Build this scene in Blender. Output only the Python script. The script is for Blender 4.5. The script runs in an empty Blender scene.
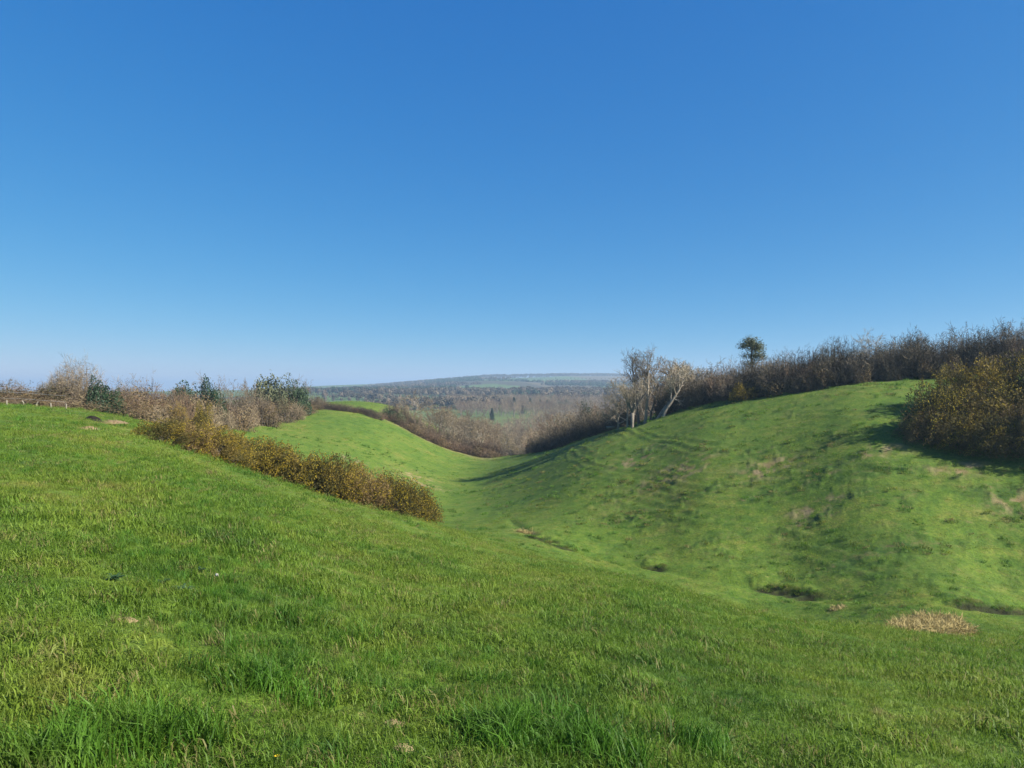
import bpy, math, random
import numpy as np

R = math.radians
rng = np.random.default_rng(7)
random.seed(7)
F, HV, EYE = 710.0, 388.0, 1.7          # focal length in pixels, horizon row, eye height; the eye is the origin
SC = bpy.context.scene
COL = SC.collection

# ------------------------------------------------------------------ noise
def _hash(ix, iy, seed):
    h = (ix.astype(np.int64) * 374761393 + iy.astype(np.int64) * 668265263 + seed * 974711) & 0x7fffffff
    h = ((h ^ (h >> 13)) * 1274126177) & 0x7fffffff
    return ((h ^ (h >> 16)) & 0xffff) / 65535.0

def vnoise(x, y, seed=0):
    x = np.asarray(x, float); y = np.asarray(y, float)
    ix = np.floor(x); iy = np.floor(y)
    fx = x - ix; fy = y - iy
    fx = fx * fx * fx * (fx * (fx * 6 - 15) + 10); fy = fy * fy * fy * (fy * (fy * 6 - 15) + 10)
    a = _hash(ix, iy, seed); b = _hash(ix + 1, iy, seed)
    c = _hash(ix, iy + 1, seed); d = _hash(ix + 1, iy + 1, seed)
    return (a * (1 - fx) + b * fx) * (1 - fy) + (c * (1 - fx) + d * fx) * fy - 0.5

def fbm(x, y, seed=0, octv=3):
    s = 0; a = 1.0
    for k in range(octv):
        s = s + a * vnoise(x * 2 ** k + 17.3 * k, y * 2 ** k - 9.1 * k, seed + k); a *= 0.5
    return s

def sstep(a, b, x):
    t = np.clip((x - a) / (b - a), 0, 1)
    return t * t * (3 - 2 * t)

# ------------------------------------------------------------------ lie of the land
CP = []
def c(u, *vy):
    for v, Y in vy:
        CP.append(((u - 512) / F * Y, Y, (HV - v) / F * Y))
def cz(u, *zy):
    for z, Y in zy:
        CP.append(((u - 512) / F * Y, Y, z + (16 / F * Y if Y < 4000 else 0)))
c(-220, (600, 5.0), (500, 9), (450, 16), (420, 28), (406, 46)); cz(-220, (-3.2, 62), (-4, 120))
c(0, (600, 5.3), (500, 9.5), (450, 17), (420, 30), (405, 48)); cz(0, (-3.2, 62), (-4.5, 120), (-6, 200))
c(100, (600, 5.7), (500, 10.5), (450, 21), (425, 40), (415, 58), (412.5, 66)); cz(100, (-5.6, 95))
c(150, (600, 6.0), (500, 12), (460, 22), (441, 34), (432, 44), (424, 72)); cz(150, (-5.6, 95))
c(200, (600, 6.4), (520, 11.5), (475, 23), (457, 36), (451, 44)); cz(200, (-7.6, 65)); c(200, (425, 95), (415, 118))
c(300, (600, 7.5), (540, 14), (510, 24), (493, 38), (487.5, 46)); cz(300, (-11.2, 62)); c(300, (450, 105), (430, 122), (412, 142))
cz(300, (-9.5, 190), (-20, 300))
c(360, (470, 100), (440, 122), (420, 143), (412, 155), (404, 188)); cz(360, (-9.2, 225), (-33, 400))
c(420, (640, 7.2), (575, 13.5), (545, 25), (522, 42), (516, 50)); cz(420, (-15.0, 66))
c(430, (485, 110), (460, 130), (445, 150), (437, 165)); c(400, (421, 165), (405, 222)); cz(400, (-36, 400))
c(455, (480, 115)); c(470, (465, 145)); c(490, (457, 168)); cz(490, (-28, 240))
c(512, (680, 5.5), (620, 9), (585, 16), (566, 27), (553, 42), (541, 57), (531, 68), (510, 81), (485, 100), (468, 119), (452, 160))
c(600, (640, 8.5), (600, 14.5), (580, 24), (568, 41), (557, 61), (530, 68), (495, 75), (465, 84), (440, 100), (433, 113), (436, 126)); cz(600, (-20, 175), (-28, 240))
c(560, (475, 89), (457, 108), (446, 128), (447, 140)); c(535, (470, 110), (451, 143)); c(640, (455, 84), (428, 102), (424, 114)); cz(560, (-24, 190))
c(655, (568, 58))
c(700, (690, 6.5), (640, 11), (610, 19), (594, 32), (579, 53), (560, 58), (520, 63), (480, 69.5), (450, 77), (420, 89), (402, 103)); cz(700, (-6.5, 150), (-10, 260))
c(785, (592, 51), (560, 56), (520, 60.5), (480, 65.5), (450, 71), (420, 79), (398, 88))
c(860, (700, 7), (660, 12), (640, 19), (620, 32), (600, 48), (560, 52), (520, 56), (480, 60.5), (450, 65), (420, 71.5), (400, 77.5), (381, 86)); cz(860, (-1.0, 115), (-2.5, 200))
c(1024, (700, 8), (670, 13), (650, 21), (630, 33), (609, 45.5), (580, 49), (540, 52), (500, 55.5), (460, 59.5), (430, 63.5), (400, 69.5), (374, 80)); cz(1024, (1.8, 110), (2.5, 200))
c(1250, (670, 12), (630, 25), (602, 40), (560, 46), (500, 52), (440, 60), (390, 73), (366, 88)); cz(1250, (2, 130))
for u in (330, 400, 480, 560, 640):
    cz(u, (-38, 560), (-38, 800), (-37, 1200))
cz(330, (-56, 2000), (-78, 3200)); cz(400, (-48, 2000), (-58, 3200)); cz(480, (-34, 2000), (-20, 3200)); cz(560, (-36, 2000), (-16, 3200)); cz(640, (-36, 2000), (-18, 3200))
cz(0, (-20, 500), (-50, 1500), (-95, 3500)); cz(1024, (-6, 500), (-30, 1500), (-30, 3500)); cz(200, (-22, 400)); cz(760, (-12, 400), (-25, 900))
for u in (-200, 100, 300, 500, 700, 900, 1250):
    cz(u, (-75, 5500), (-80, 8500))
# round the sides and behind
for (ang, r, z) in ((-90, 10, -1.3), (-90, 50, -1.2), (-90, 150, -3), (-90, 600, -15), (-90, 3000, -60), (-90, 8000, -80),
                    (90, 10, -3.6), (90, 25, -8), (90, 45, -11), (90, 75, -4), (90, 150, 1), (90, 600, -5), (90, 3000, -60), (90, 8000, -80),
                    (180, 10, -0.9), (180, 40, 0), (180, 200, 1), (180, 1000, -20), (180, 8000, -80),
                    (135, 12, -3), (135, 35, -5), (-135, 30, -0.5)):
    CP.append((r * math.sin(R(ang)), r * math.cos(R(ang)), z))
for k in range(12):
    for r in (1.2, 3.2):
        t = R(30 * k); x, y = r * math.sin(t), r * math.cos(t)
        CP.append((x, y, -EYE - 0.16 * x - (0.08 if y > 0 else 0.03) * y))
CP = np.array(CP)
def emb(x, y):
    r = np.maximum(np.hypot(x, y), 1e-3)
    return np.stack([4 * x / r, 4 * y / r, np.log(r)], -1), r
_E, _r = emb(CP[:, 0], CP[:, 1])
_q = (CP[:, 2] + EYE) / _r
_n = len(CP)
_D = np.linalg.norm(_E[:, None] - _E[None], axis=-1)
_A = np.zeros((_n + 4, _n + 4)); _A[:_n, :_n] = _D ** 3 + np.eye(_n) * 0.02
_A[:_n, _n] = 1; _A[:_n, _n + 1:] = _E; _A[_n, :_n] = 1; _A[_n + 1:, :_n] = _E.T
_W = np.linalg.solve(_A, np.concatenate([_q, np.zeros(4)]))
def base_h(x, y):
    x = np.atleast_1d(np.asarray(x, float)); y = np.atleast_1d(np.asarray(y, float))
    out = np.empty(x.size); xf, yf = x.ravel(), y.ravel()
    for i in range(0, x.size, 40000):
        e, r = emb(xf[i:i + 40000], yf[i:i + 40000])
        r2 = np.maximum((e * e).sum(1)[:, None] + (_E * _E).sum(1)[None] - 2 * e @ _E.T, 0)
        q = (r2 * np.sqrt(r2)) @ _W[:_n] + _W[_n] + e @ _W[_n + 1:]
        out[i:i + 40000] = -EYE + q * r
    return out.reshape(x.shape)

def hit(u, v, y0=2.0, y1=600.0):
    """first point of the smooth land met along the sight line of a pixel, between two depths"""
    Y = np.exp(np.linspace(math.log(y0), math.log(y1), 1500))
    x = (u - 512) / F * Y; z = (HV - v) / F * Y
    below = base_h(x, Y) >= z
    k = int(np.argmax(below)) if below.any() else int(np.argmin(np.where(Y < 230, (z - base_h(x, Y)) / Y, 9)))
    return x[k], Y[k]

def seg_dist(x, y, P):
    """distance to a polyline, signed side (+ = right of its direction) and the run along it"""
    best = np.full(x.shape, 1e9); side = np.zeros(x.shape); run = np.zeros(x.shape); acc = 0
    for (x0, y0), (x1, y1) in zip(P[:-1], P[1:]):
        dx, dy = x1 - x0, y1 - y0; L = math.hypot(dx, dy)
        t = np.clip(((x - x0) * dx + (y - y0) * dy) / (L * L), 0, 1)
        d = np.hypot(x - x0 - t * dx, y - y0 - t * dy)
        m = d < best
        best = np.where(m, d, best); side = np.where(m, np.sign((x - x0) * dy - (y - y0) * dx), side); run = np.where(m, acc + t * L, run)
        acc += L
    return best, side, run

DITCH = [hit(u, v, y0, y1) for u, v, y0, y1 in ((1110, 618, 26, 60), (1024, 611, 28, 60), (990, 608, 28, 60), (960, 606, 28, 60), (880, 600, 32, 60), (812, 596, 34, 60), (785, 592, 34, 70), (755, 586, 34, 70), (700, 577, 40, 75), (655, 568, 45, 80), (610, 560, 48, 90), (572, 550, 55, 90), (548, 542, 60, 100), (530, 536, 65, 110), (510, 520, 70, 140))]
STEP = [hit(u, v, 70, 260) for u, v in ((440, 479), (478, 478), (505, 471), (540, 462), (575, 451), (605, 440), (640, 428))]
HOLES = [hit(u, v, y0 + 1, 120) for u, v, y0 in ((537, 539, 60), (548, 543, 60), (557, 546, 58), (566, 549, 55), (655, 568, 45), (768, 589, 36), (780, 592, 36), (795, 594, 34), (808, 596, 34), (968, 606, 28), (985, 608, 28), (1003, 610, 28), (1020, 612, 28))]

RZ = [hit(u, v, y0, 130) + (ax * 1.5, ay * .42) for u, v, y0, ax, ay in ((640, 452, 70, 3.5, 4), (690, 470, 58, 5, 4), (740, 478, 55, 5, 3.5), (790, 488, 52, 4.5, 3), (840, 505, 50, 4, 2.5), (895, 468, 52, 5, 2), (960, 485, 48, 4, 3), (1005, 503, 46, 3.5, 3), (720, 545, 50, 4, 2), (620, 520, 60, 3.5, 2.5), (860, 560, 45, 4, 2))]
def rough_zone(x, y):
    s = np.zeros(np.shape(x))
    for cx, cy, ax, ay in RZ: s = np.maximum(s, np.exp(-((x - cx) / ax) ** 2 - ((y - cy) / ay) ** 2))
    return s
def px(x, y, z):
    Y = np.maximum(y, 0.5)
    return 512 + x / Y * F, HV - z / Y * F

def relief(x, y, z):
    """the small forms of the turf: tussocks, trodden terraces, the ditch and the bank"""
    r = np.hypot(x, y)
    fade = 1 - sstep(150, 320, r)
    d = (0.05 * fbm(x / 1.7, y / 1.7, 3) + 0.055 * fbm(x / 0.7, y / 0.7, 13, 2) * (1 - sstep(40, 90, r))) * fade + 0.14 * fbm(x / 9, y / 9, 5, 2) * sstep(4, 30, r) * (1 - sstep(500, 900, r)) + 26 * fbm(x / 650, y / 650, 91, 3) * sstep(900, 2400, r)
    d = d + 0.05 * np.maximum(fbm(x / 0.55, y / 0.55, 9, 2), 0) * (1 - sstep(60, 120, r))
    dd, side, run = seg_dist(x, y, DITCH)
    far = sstep(0.0, 5.0, dd) * (side > 0) * (y > 20) * (y < 135) * (x > -4)
    rough = far * np.clip(0.38 + rough_zone(x, y), 0, 1) * sstep(-0.25, 0.25, fbm(x / 3.2, y / 1.3, 21, 3) + 0.05)
    tus = np.maximum(fbm(x / 0.8, y / 1.1, 31, 3), 0) ** 1.3
    d = d + np.minimum(rough, 0.6) * 0.5 * tus * fade
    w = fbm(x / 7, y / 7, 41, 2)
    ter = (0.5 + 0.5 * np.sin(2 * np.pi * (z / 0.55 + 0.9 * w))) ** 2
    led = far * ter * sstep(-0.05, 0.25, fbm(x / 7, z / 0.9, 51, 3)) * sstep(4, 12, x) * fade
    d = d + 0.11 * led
    rough = np.maximum(rough, 0.6 * led)  # ledges also darkened in the colour, since their own shading hardly shows
    # near side: lighter trodden lines
    near = (side < 0) * sstep(8, 20, r) * (y > 0) * (r < 90)
    d = d + near * 0.05 * (0.5 + 0.5 * np.sin(2 * np.pi * (z / 0.5 + 0.8 * w)))
    # the ditch
    dep = 0.20 + 0.25 * np.maximum(vnoise(run / 4.0, run * 0 + 3, 61), 0)
    d = d - dep * np.exp(-(dd / 0.55) ** 2) * (y < 110)
    face = np.zeros(np.shape(x)); pit = np.zeros(np.shape(x))
    for hx, hy in HOLES:
        t = y - hy
        face = np.maximum(face, np.exp(-((x - hx) / 0.9) ** 4) * sstep(-0.05, 0.22, t) * (1 - sstep(0.5, 5, t)))
        pit = np.maximum(pit, np.exp(-((x - hx) / 0.9) ** 2 - (t / 0.6) ** 2))
    d = d + (0.24 + 0.22 * vnoise(x / 0.5, y / 0.5, 77)) * face - 0.22 * pit
    ds, ss, rs = seg_dist(x, y, STEP)
    L = rs.max() if np.size(rs) else 1
    endf = sstep(0, 10, rs)
    up = np.where(ss > 0, 1.0, 0.0) * (1 - sstep(2, 14, ds)) * sstep(0.0, 0.7, ds)
    d = d + 0.40 * up * endf - 0.30 * np.exp(-(ds / 0.7) ** 2) * endf
    return d, rough
def H(x, y):
    z = base_h(x, y); d, _ = relief(np.atleast_1d(np.asarray(x, float)), np.atleast_1d(np.asarray(y, float)), z)
    return z + d
def gnd(x, y): return float(H(x, y)[0])

# ------------------------------------------------------------------ helpers for objects
def tag(o, label=None, cat=None, group=None, kind=None):
    if label: o['label'] = label
    if cat: o['category'] = cat
    if group: o['group'] = group
    if kind: o['kind'] = kind
    return o
def empty(name, loc=(0, 0, 0), rz=0.0, s=1.0):
    o = bpy.data.objects.new(name, None); COL.objects.link(o)
    o.empty_display_size = 0.3
    o.location = loc; o.rotation_euler = (0, 0, rz); o.scale = (s, s, s) if np.isscalar(s) else s
    return o
class MB:
    def __init__(s): s.v = []; s.f = []; s.m = []; s.st = []
    def add(s, vs, fs, mi=0):
        b = len(s.v); s.v.extend(vs)
        for f in fs: s.f.append(tuple(i + b for i in f)); s.m.append(mi)
    def tube(s, pts, rad, n=6, mi=0, cap=True):
        pts = np.asarray(pts, float); b = len(s.v); k = len(pts)
        for i in range(k):
            t = pts[min(i + 1, k - 1)] - pts[max(i - 1, 0)]; t = t / (np.linalg.norm(t) + 1e-9)
            a = cross(t, (0.31, 0.95, 0.05) if abs(t[1]) < 0.9 else (1, 0, 0)); a /= np.linalg.norm(a) + 1e-9
            c2 = cross(t, a)
            for j in range(n):
                q = 2 * math.pi * j / n
                s.v.append(tuple(pts[i] + rad[i] * (math.cos(q) * a + math.sin(q) * c2)))
        for i in range(k - 1):
            for j in range(n):
                j2 = (j + 1) % n
                s.f.append((b + i * n + j, b + i * n + j2, b + (i + 1) * n + j2, b + (i + 1) * n + j)); s.m.append(mi)
        if cap:
            s.f.append(tuple(b + (k - 1) * n + j for j in range(n))); s.m.append(mi)
    def strip(s, p0, p1, p2, w, mi=0):
        """a thin tapering twig or blade of two pieces"""
        s.st.append((*p0, *p1, *p2, w))
    def flush(s):
        if not s.st: return
        q = np.array(s.st, float); s.st = []; p0, p1, p2, w = q[:, :3], q[:, 3:6], q[:, 6:9], q[:, 9:]
        a = np.cross(p2 - p0, rng.normal(size=p0.shape)); a = a / (np.linalg.norm(a, axis=1)[:, None] + 1e-9) * w * 0.5
        V = np.stack([p0 - a, p0 + a, p1 + a * .8, p1 - a * .8, p2], 1).reshape(-1, 3); b = len(s.v); n = len(q)
        s.v.extend(map(tuple, V.tolist()))
        for i in range(b, b + 5 * n, 5): s.f.append((i, i + 1, i + 2, i + 3)); s.f.append((i + 3, i + 2, i + 4))
        s.m.extend([0] * (2 * n))
    def mesh(s, name, mats, smooth=False):
        s.flush(); me = bpy.data.meshes.new(name)
        V = np.array(s.v, np.float32).reshape(-1, 3); n = np.array([len(f) for f in s.f], np.int32); L = np.fromiter((i for f in s.f for i in f), np.int32)
        me.vertices.add(len(V)); me.vertices.foreach_set('co', V.ravel()); me.loops.add(len(L)); me.loops.foreach_set('vertex_index', L)
        me.polygons.add(len(n)); me.polygons.foreach_set('loop_start', np.concatenate([[0], np.cumsum(n)[:-1]]).astype(np.int32) if len(n) else n)
        for m in (mats if isinstance(mats, (list, tuple)) else [mats]): me.materials.append(m)
        if any(s.m): me.polygons.foreach_set('material_index', s.m)
        me.polygons.foreach_set('use_smooth', [bool(smooth)] * len(n))
        me.update(calc_edges=True); return me
    def build(s, name, mats, parent=None, smooth=False):
        o = bpy.data.objects.new(name, s.mesh(name, mats, smooth)); COL.objects.link(o)
        if parent: o.parent = parent
        return o
def quads_mb(mb, C, U, V, mi=0):
    """many small diamond leaves: centres, half axes"""
    for p, a, b in zip(C, U, V):
        mb.add([tuple(p - a), tuple(p - b), tuple(p + a), tuple(p + b)], [(0, 1, 2, 3)], mi)

# ------------------------------------------------------------------ materials
def new_mat(name):
    m = bpy.data.materials.new(name); m.use_nodes = True
    nt = m.node_tree; nt.nodes.clear()
    return m, nt
def nd(nt, typ, **kw):
    n = nt.nodes.new(typ)
    for k, v in kw.items():
        if k in n.inputs: n.inputs[k].default_value = v
        else: setattr(n, k, v)
    return n
def ln(nt, a, b): nt.links.new(a, b)
def ramp(nt, fac, stops):
    r = nt.nodes.new('ShaderNodeValToRGB'); ln(nt, fac, r.inputs[0])
    e = r.color_ramp.elements
    while len(e) < len(stops): e.new(0.5)
    for el, (p, cc) in zip(e, stops): el.position = p; el.color = (*cc, 1)
    return r.outputs[0]
def noise(nt, vec, scale, detail=3, rough=0.55):
    n = nd(nt, 'ShaderNodeTexNoise'); n.inputs['Scale'].default_value = scale; n.inputs['Detail'].default_value = detail; n.inputs['Roughness'].default_value = rough
    ln(nt, vec, n.inputs['Vector']); return n.outputs['Fac']
def mixc(nt, fac, a, b, mode='MIX'):
    m = nt.nodes.new('ShaderNodeMix'); m.data_type = 'RGBA'; m.blend_type = mode
    for s, val in ((m.inputs[0], fac), (m.inputs[6], a), (m.inputs[7], b)):
        if hasattr(val, 'links'): ln(nt, val, s)
        elif isinstance(val, tuple): s.default_value = (*val, 1)
        else: s.default_value = val
    return m.outputs[2]
def math_n(nt, op, a, b=0.0, clamp=False):
    m = nt.nodes.new('ShaderNodeMath'); m.operation = op; m.use_clamp = clamp
    for s, val in ((m.inputs[0], a), (m.inputs[1], b)):
        if hasattr(val, 'links'): ln(nt, val, s)
        else: s.default_value = val
    return m.outputs[0]

def turf_colour(nt):
    """the pasture's own patchwork of greens, shared by the ground and the blades"""
    g = nd(nt, 'ShaderNodeNewGeometry').outputs['Position']
    big = noise(nt, g, 0.09, 4, 0.6); mid = noise(nt, g, 0.9, 6, 0.75); fine = noise(nt, g, 5.5, 3, 0.6)
    pat = noise(nt, g, 0.28, 3, 0.6)
    s = math_n(nt, 'ADD', math_n(nt, 'ADD', math_n(nt, 'MULTIPLY', big, 0.30), math_n(nt, 'MULTIPLY', pat, 0.28)), math_n(nt, 'MULTIPLY', mid, 0.52))
    s = math_n(nt, 'SUBTRACT', s, 0.05)
    col = ramp(nt, s, [(0.36, (0.050, 0.106, 0.013)), (0.455, (0.096, 0.163, 0.017)), (0.53, (0.131, 0.186, 0.022)), (0.62, (0.198, 0.205, 0.040))])
    straw = math_n(nt, 'MULTIPLY', ramp_f(nt, noise(nt, g, 1.6, 5, 0.7), 0.56, 0.68), ramp_f(nt, fine, 0.42, 0.62))
    col = mixc(nt, math_n(nt, 'MULTIPLY', straw, 0.65), col, (0.21, 0.17, 0.07))
    return col, fine, g
def ramp_f(nt, fac, a, b):
    m = nt.nodes.new('ShaderNodeMapRange'); m.interpolation_type = 'SMOOTHSTEP'
    ln(nt, fac, m.inputs[0]); m.inputs[1].default_value = a; m.inputs[2].default_value = b
    return m.outputs[0]

def mat_ground():
    m, nt = new_mat('pasture')
    col, fine, g = turf_colour(nt)
    col = mixc(nt, math_n(nt, 'MULTIPLY', ramp_f(nt, fine, 0.62, 0.35), 0.45), col, (0.022, 0.058, 0.008))
    col = mixc(nt, math_n(nt, 'MULTIPLY', ramp_f(nt, noise(nt, g, 38, 2, 0.6), 0.55, 0.40), 0.5), col, (0.020, 0.045, 0.008))
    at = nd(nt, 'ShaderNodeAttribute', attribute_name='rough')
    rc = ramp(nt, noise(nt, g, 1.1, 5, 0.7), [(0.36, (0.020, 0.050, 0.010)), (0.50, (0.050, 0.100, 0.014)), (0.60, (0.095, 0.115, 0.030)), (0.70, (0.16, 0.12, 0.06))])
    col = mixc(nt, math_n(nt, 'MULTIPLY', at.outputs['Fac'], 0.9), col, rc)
    st = nd(nt, 'ShaderNodeAttribute', attribute_name='straw')
    sc = ramp(nt, noise(nt, g, 0.8, 4), [(0.35, (0.16, 0.11, 0.05)), (0.65, (0.30, 0.22, 0.12))])
    col = mixc(nt, st.outputs['Fac'], col, sc)
    ld = nd(nt, 'ShaderNodeAttribute', attribute_name='land'); lm = nd(nt, 'ShaderNodeAttribute', attribute_name='land_mask')
    col = mixc(nt, lm.outputs['Fac'], col, ld.outputs['Color'])
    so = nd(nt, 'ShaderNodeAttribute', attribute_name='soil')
    col = mixc(nt, so.outputs['Fac'], col, (0.012, 0.009, 0.006))  # bare earth of the stream cuts, with bank shade painted in near-black
    b = nd(nt, 'ShaderNodeBsdfPrincipled'); b.inputs['Roughness'].default_value = 0.9; b.inputs['Specular IOR Level'].default_value = 0.15
    ln(nt, col, b.inputs['Base Color'])
    hgt = math_n(nt, 'ADD', noise(nt, g, 3.0, 5, 0.7), math_n(nt, 'MULTIPLY', noise(nt, g, 14, 3, 0.6), 0.4))
    bp = nd(nt, 'ShaderNodeBump'); bp.inputs['Strength'].default_value = 0.9; bp.inputs['Distance'].default_value = 0.08
    ln(nt, hgt, bp.inputs['Height']); ln(nt, bp.outputs[0], b.inputs['Normal'])
    o = nd(nt, 'ShaderNodeOutputMaterial'); ln(nt, b.outputs[0], o.inputs[0]); return m
def mat_blade(name='grass_blade', tint=(1, 1, 1), dead=0.08):
    m, nt = new_mat(name)
    col, fine, g = turf_colour(nt)
    oi = nd(nt, 'ShaderNodeObjectInfo')
    hsv = nd(nt, 'ShaderNodeHueSaturation'); ln(nt, col, hsv.inputs['Color'])
    ln(nt, math_n(nt, 'ADD', math_n(nt, 'MULTIPLY', oi.outputs['Random'], 0.7), 0.85), hsv.inputs['Value'])
    c2 = mixc(nt, 1.0, hsv.outputs[0], tint, 'MULTIPLY')
    hsv2 = math_n(nt, 'GREATER_THAN', math_n(nt, 'FRACT', math_n(nt, 'MULTIPLY', oi.outputs['Random'], 57.31)), 1 - dead)
    c2 = mixc(nt, math_n(nt, 'MULTIPLY', hsv2, 0.7), c2, (0.24, 0.19, 0.08))
    d = nd(nt, 'ShaderNodeBsdfPrincipled'); d.inputs['Roughness'].default_value = 0.55; d.inputs['Specular IOR Level'].default_value = 0.25
    t = nd(nt, 'ShaderNodeBsdfTranslucent'); ln(nt, c2, d.inputs['Base Color']); ln(nt, c2, t.inputs['Color'])
    mx = nd(nt, 'ShaderNodeMixShader'); mx.inputs[0].default_value = 0.45
    ln(nt, d.outputs[0], mx.inputs[1]); ln(nt, t.outputs[0], mx.inputs[2])
    o = nd(nt, 'ShaderNodeOutputMaterial'); ln(nt, mx.outputs[0], o.inputs[0]); return m
def mat_veg(name, cols, scale=0.8, rough=0.85, trans=0.0, spread=0.5):
    """twigs, bark or leaves: a run of colours picked by a noise in the plant and by the plant"""
    m, nt = new_mat(name)
    tc = nd(nt, 'ShaderNodeNewGeometry').outputs['Position']
    oi = nd(nt, 'ShaderNodeObjectInfo')
    f = math_n(nt, 'ADD', math_n(nt, 'MULTIPLY', noise(nt, tc, scale, 4, 0.7), 1.6 * (1 - spread * 0.5)), math_n(nt, 'MULTIPLY', math_n(nt, 'SUBTRACT', oi.outputs['Random'], 0.5), spread))
    f = math_n(nt, 'SUBTRACT', f, 0.8 * (1 - spread * 0.5) - 0.5, True)
    k = len(cols); col = ramp(nt, f, [(0.15 + 0.7 * i / max(k - 1, 1), cc) for i, cc in enumerate(cols)])
    b = nd(nt, 'ShaderNodeBsdfPrincipled'); b.inputs['Roughness'].default_value = rough; b.inputs['Specular IOR Level'].default_value = 0.2
    ln(nt, col, b.inputs['Base Color']); sh = b.outputs[0]
    if trans:
        t = nd(nt, 'ShaderNodeBsdfTranslucent'); ln(nt, col, t.inputs['Color'])
        mx = nd(nt, 'ShaderNodeMixShader'); mx.inputs[0].default_value = trans
        ln(nt, sh, mx.inputs[1]); ln(nt, t.outputs[0], mx.inputs[2]); sh = mx.outputs[0]
    o = nd(nt, 'ShaderNodeOutputMaterial'); ln(nt, sh, o.inputs[0]); return m
M = dict(
    ground=mat_ground(), blade=mat_blade(), tuss=mat_blade('tussock_blade', (0.62, 0.85, 0.75), 0.05), rough=mat_blade('rough_blade', (0.95, 0.85, 0.85), 0.30),
    twig_pale=mat_veg('pale_twigs', [(0.20, 0.165, 0.115), (0.30, 0.25, 0.175), (0.36, 0.31, 0.22)], 0.5),
    bark=mat_veg('bark', [(0.08, 0.07, 0.05), (0.16, 0.14, 0.11), (0.23, 0.20, 0.16)], 1.5),
    bark_pale=mat_veg('pale_bark', [(0.20, 0.17, 0.125), (0.36, 0.31, 0.24)], 1.5),
    bark_dark=mat_veg('dark_bark', [(0.07, 0.06, 0.045), (0.16, 0.13, 0.10)], 1.5),
    twig=mat_veg('grey_brown_twigs', [(0.090, 0.070, 0.050), (0.145, 0.115, 0.078), (0.20, 0.16, 0.105)], 0.5),
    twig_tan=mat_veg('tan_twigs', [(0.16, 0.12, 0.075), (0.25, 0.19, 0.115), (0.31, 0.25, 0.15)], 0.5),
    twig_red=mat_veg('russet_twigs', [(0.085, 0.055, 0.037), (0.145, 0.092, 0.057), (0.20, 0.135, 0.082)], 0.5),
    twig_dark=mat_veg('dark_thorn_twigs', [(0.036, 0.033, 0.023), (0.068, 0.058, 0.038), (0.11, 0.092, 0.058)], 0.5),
    bramble=mat_veg('bramble_leaves', [(0.050, 0.050, 0.022), (0.105, 0.080, 0.038), (0.165, 0.115, 0.055), (0.21, 0.165, 0.09)], 0.45, trans=0.25),
    ever=mat_veg('evergreen_leaves', [(0.014, 0.032, 0.014), (0.028, 0.055, 0.022), (0.05, 0.075, 0.03)], 1.2, 0.5, 0.15),
    ever_grey=mat_veg('grey_green_leaves', [(0.045, 0.06, 0.032), (0.085, 0.10, 0.05), (0.13, 0.135, 0.07)], 1.2, 0.6, 0.15),
    gorse=mat_veg('gorse_spines', [(0.024, 0.027, 0.009), (0.070, 0.064, 0.018), (0.145, 0.112, 0.030), (0.235, 0.16, 0.05)], 1.1, 0.7, 0.15, 0.3),
    gorse_brown=mat_veg('old_gorse_spines', [(0.10, 0.07, 0.03), (0.21, 0.145, 0.06), (0.30, 0.21, 0.10)], 1.1, 0.7, 0.15, 0.3),
    bloom=mat_veg('gorse_bloom', [(0.36, 0.24, 0.018), (0.48, 0.35, 0.025), (0.54, 0.42, 0.035)], 2.0, 0.6, 0.25),
    straw=mat_veg('dead_stems', [(0.20, 0.152, 0.058), (0.33, 0.262, 0.105), (0.42, 0.345, 0.165)], 3.0, 0.8, 0.2),
    soil=mat_veg('crumbly_soil', [(0.14, 0.10, 0.05), (0.23, 0.17, 0.085), (0.30, 0.23, 0.12)], 9.0),
    mouth_shade=mat_veg('painted_mouth_shade', [(0.010, 0.008, 0.006), (0.02, 0.015, 0.01)], 5.0),  # near-black colour for the shade of the burrow mouth
    post=mat_veg('weathered_wood', [(0.16, 0.14, 0.11), (0.28, 0.25, 0.20)], 6.0),
    wire=mat_veg('galvanised_wire', [(0.25, 0.25, 0.25), (0.35, 0.35, 0.35)], 6.0, 0.4),
    stone=mat_veg('pale_stone', [(0.45, 0.44, 0.41), (0.60, 0.58, 0.55)], 20.0),
    thistle=mat_veg('thistle_leaves', [(0.03, 0.07, 0.025), (0.065, 0.11, 0.045)], 8.0, 0.6, 0.2),
    petal=mat_veg('yellow_petals', [(0.60, 0.40, 0.02), (0.70, 0.50, 0.03)], 8.0, 0.6, 0.2),
)

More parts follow.
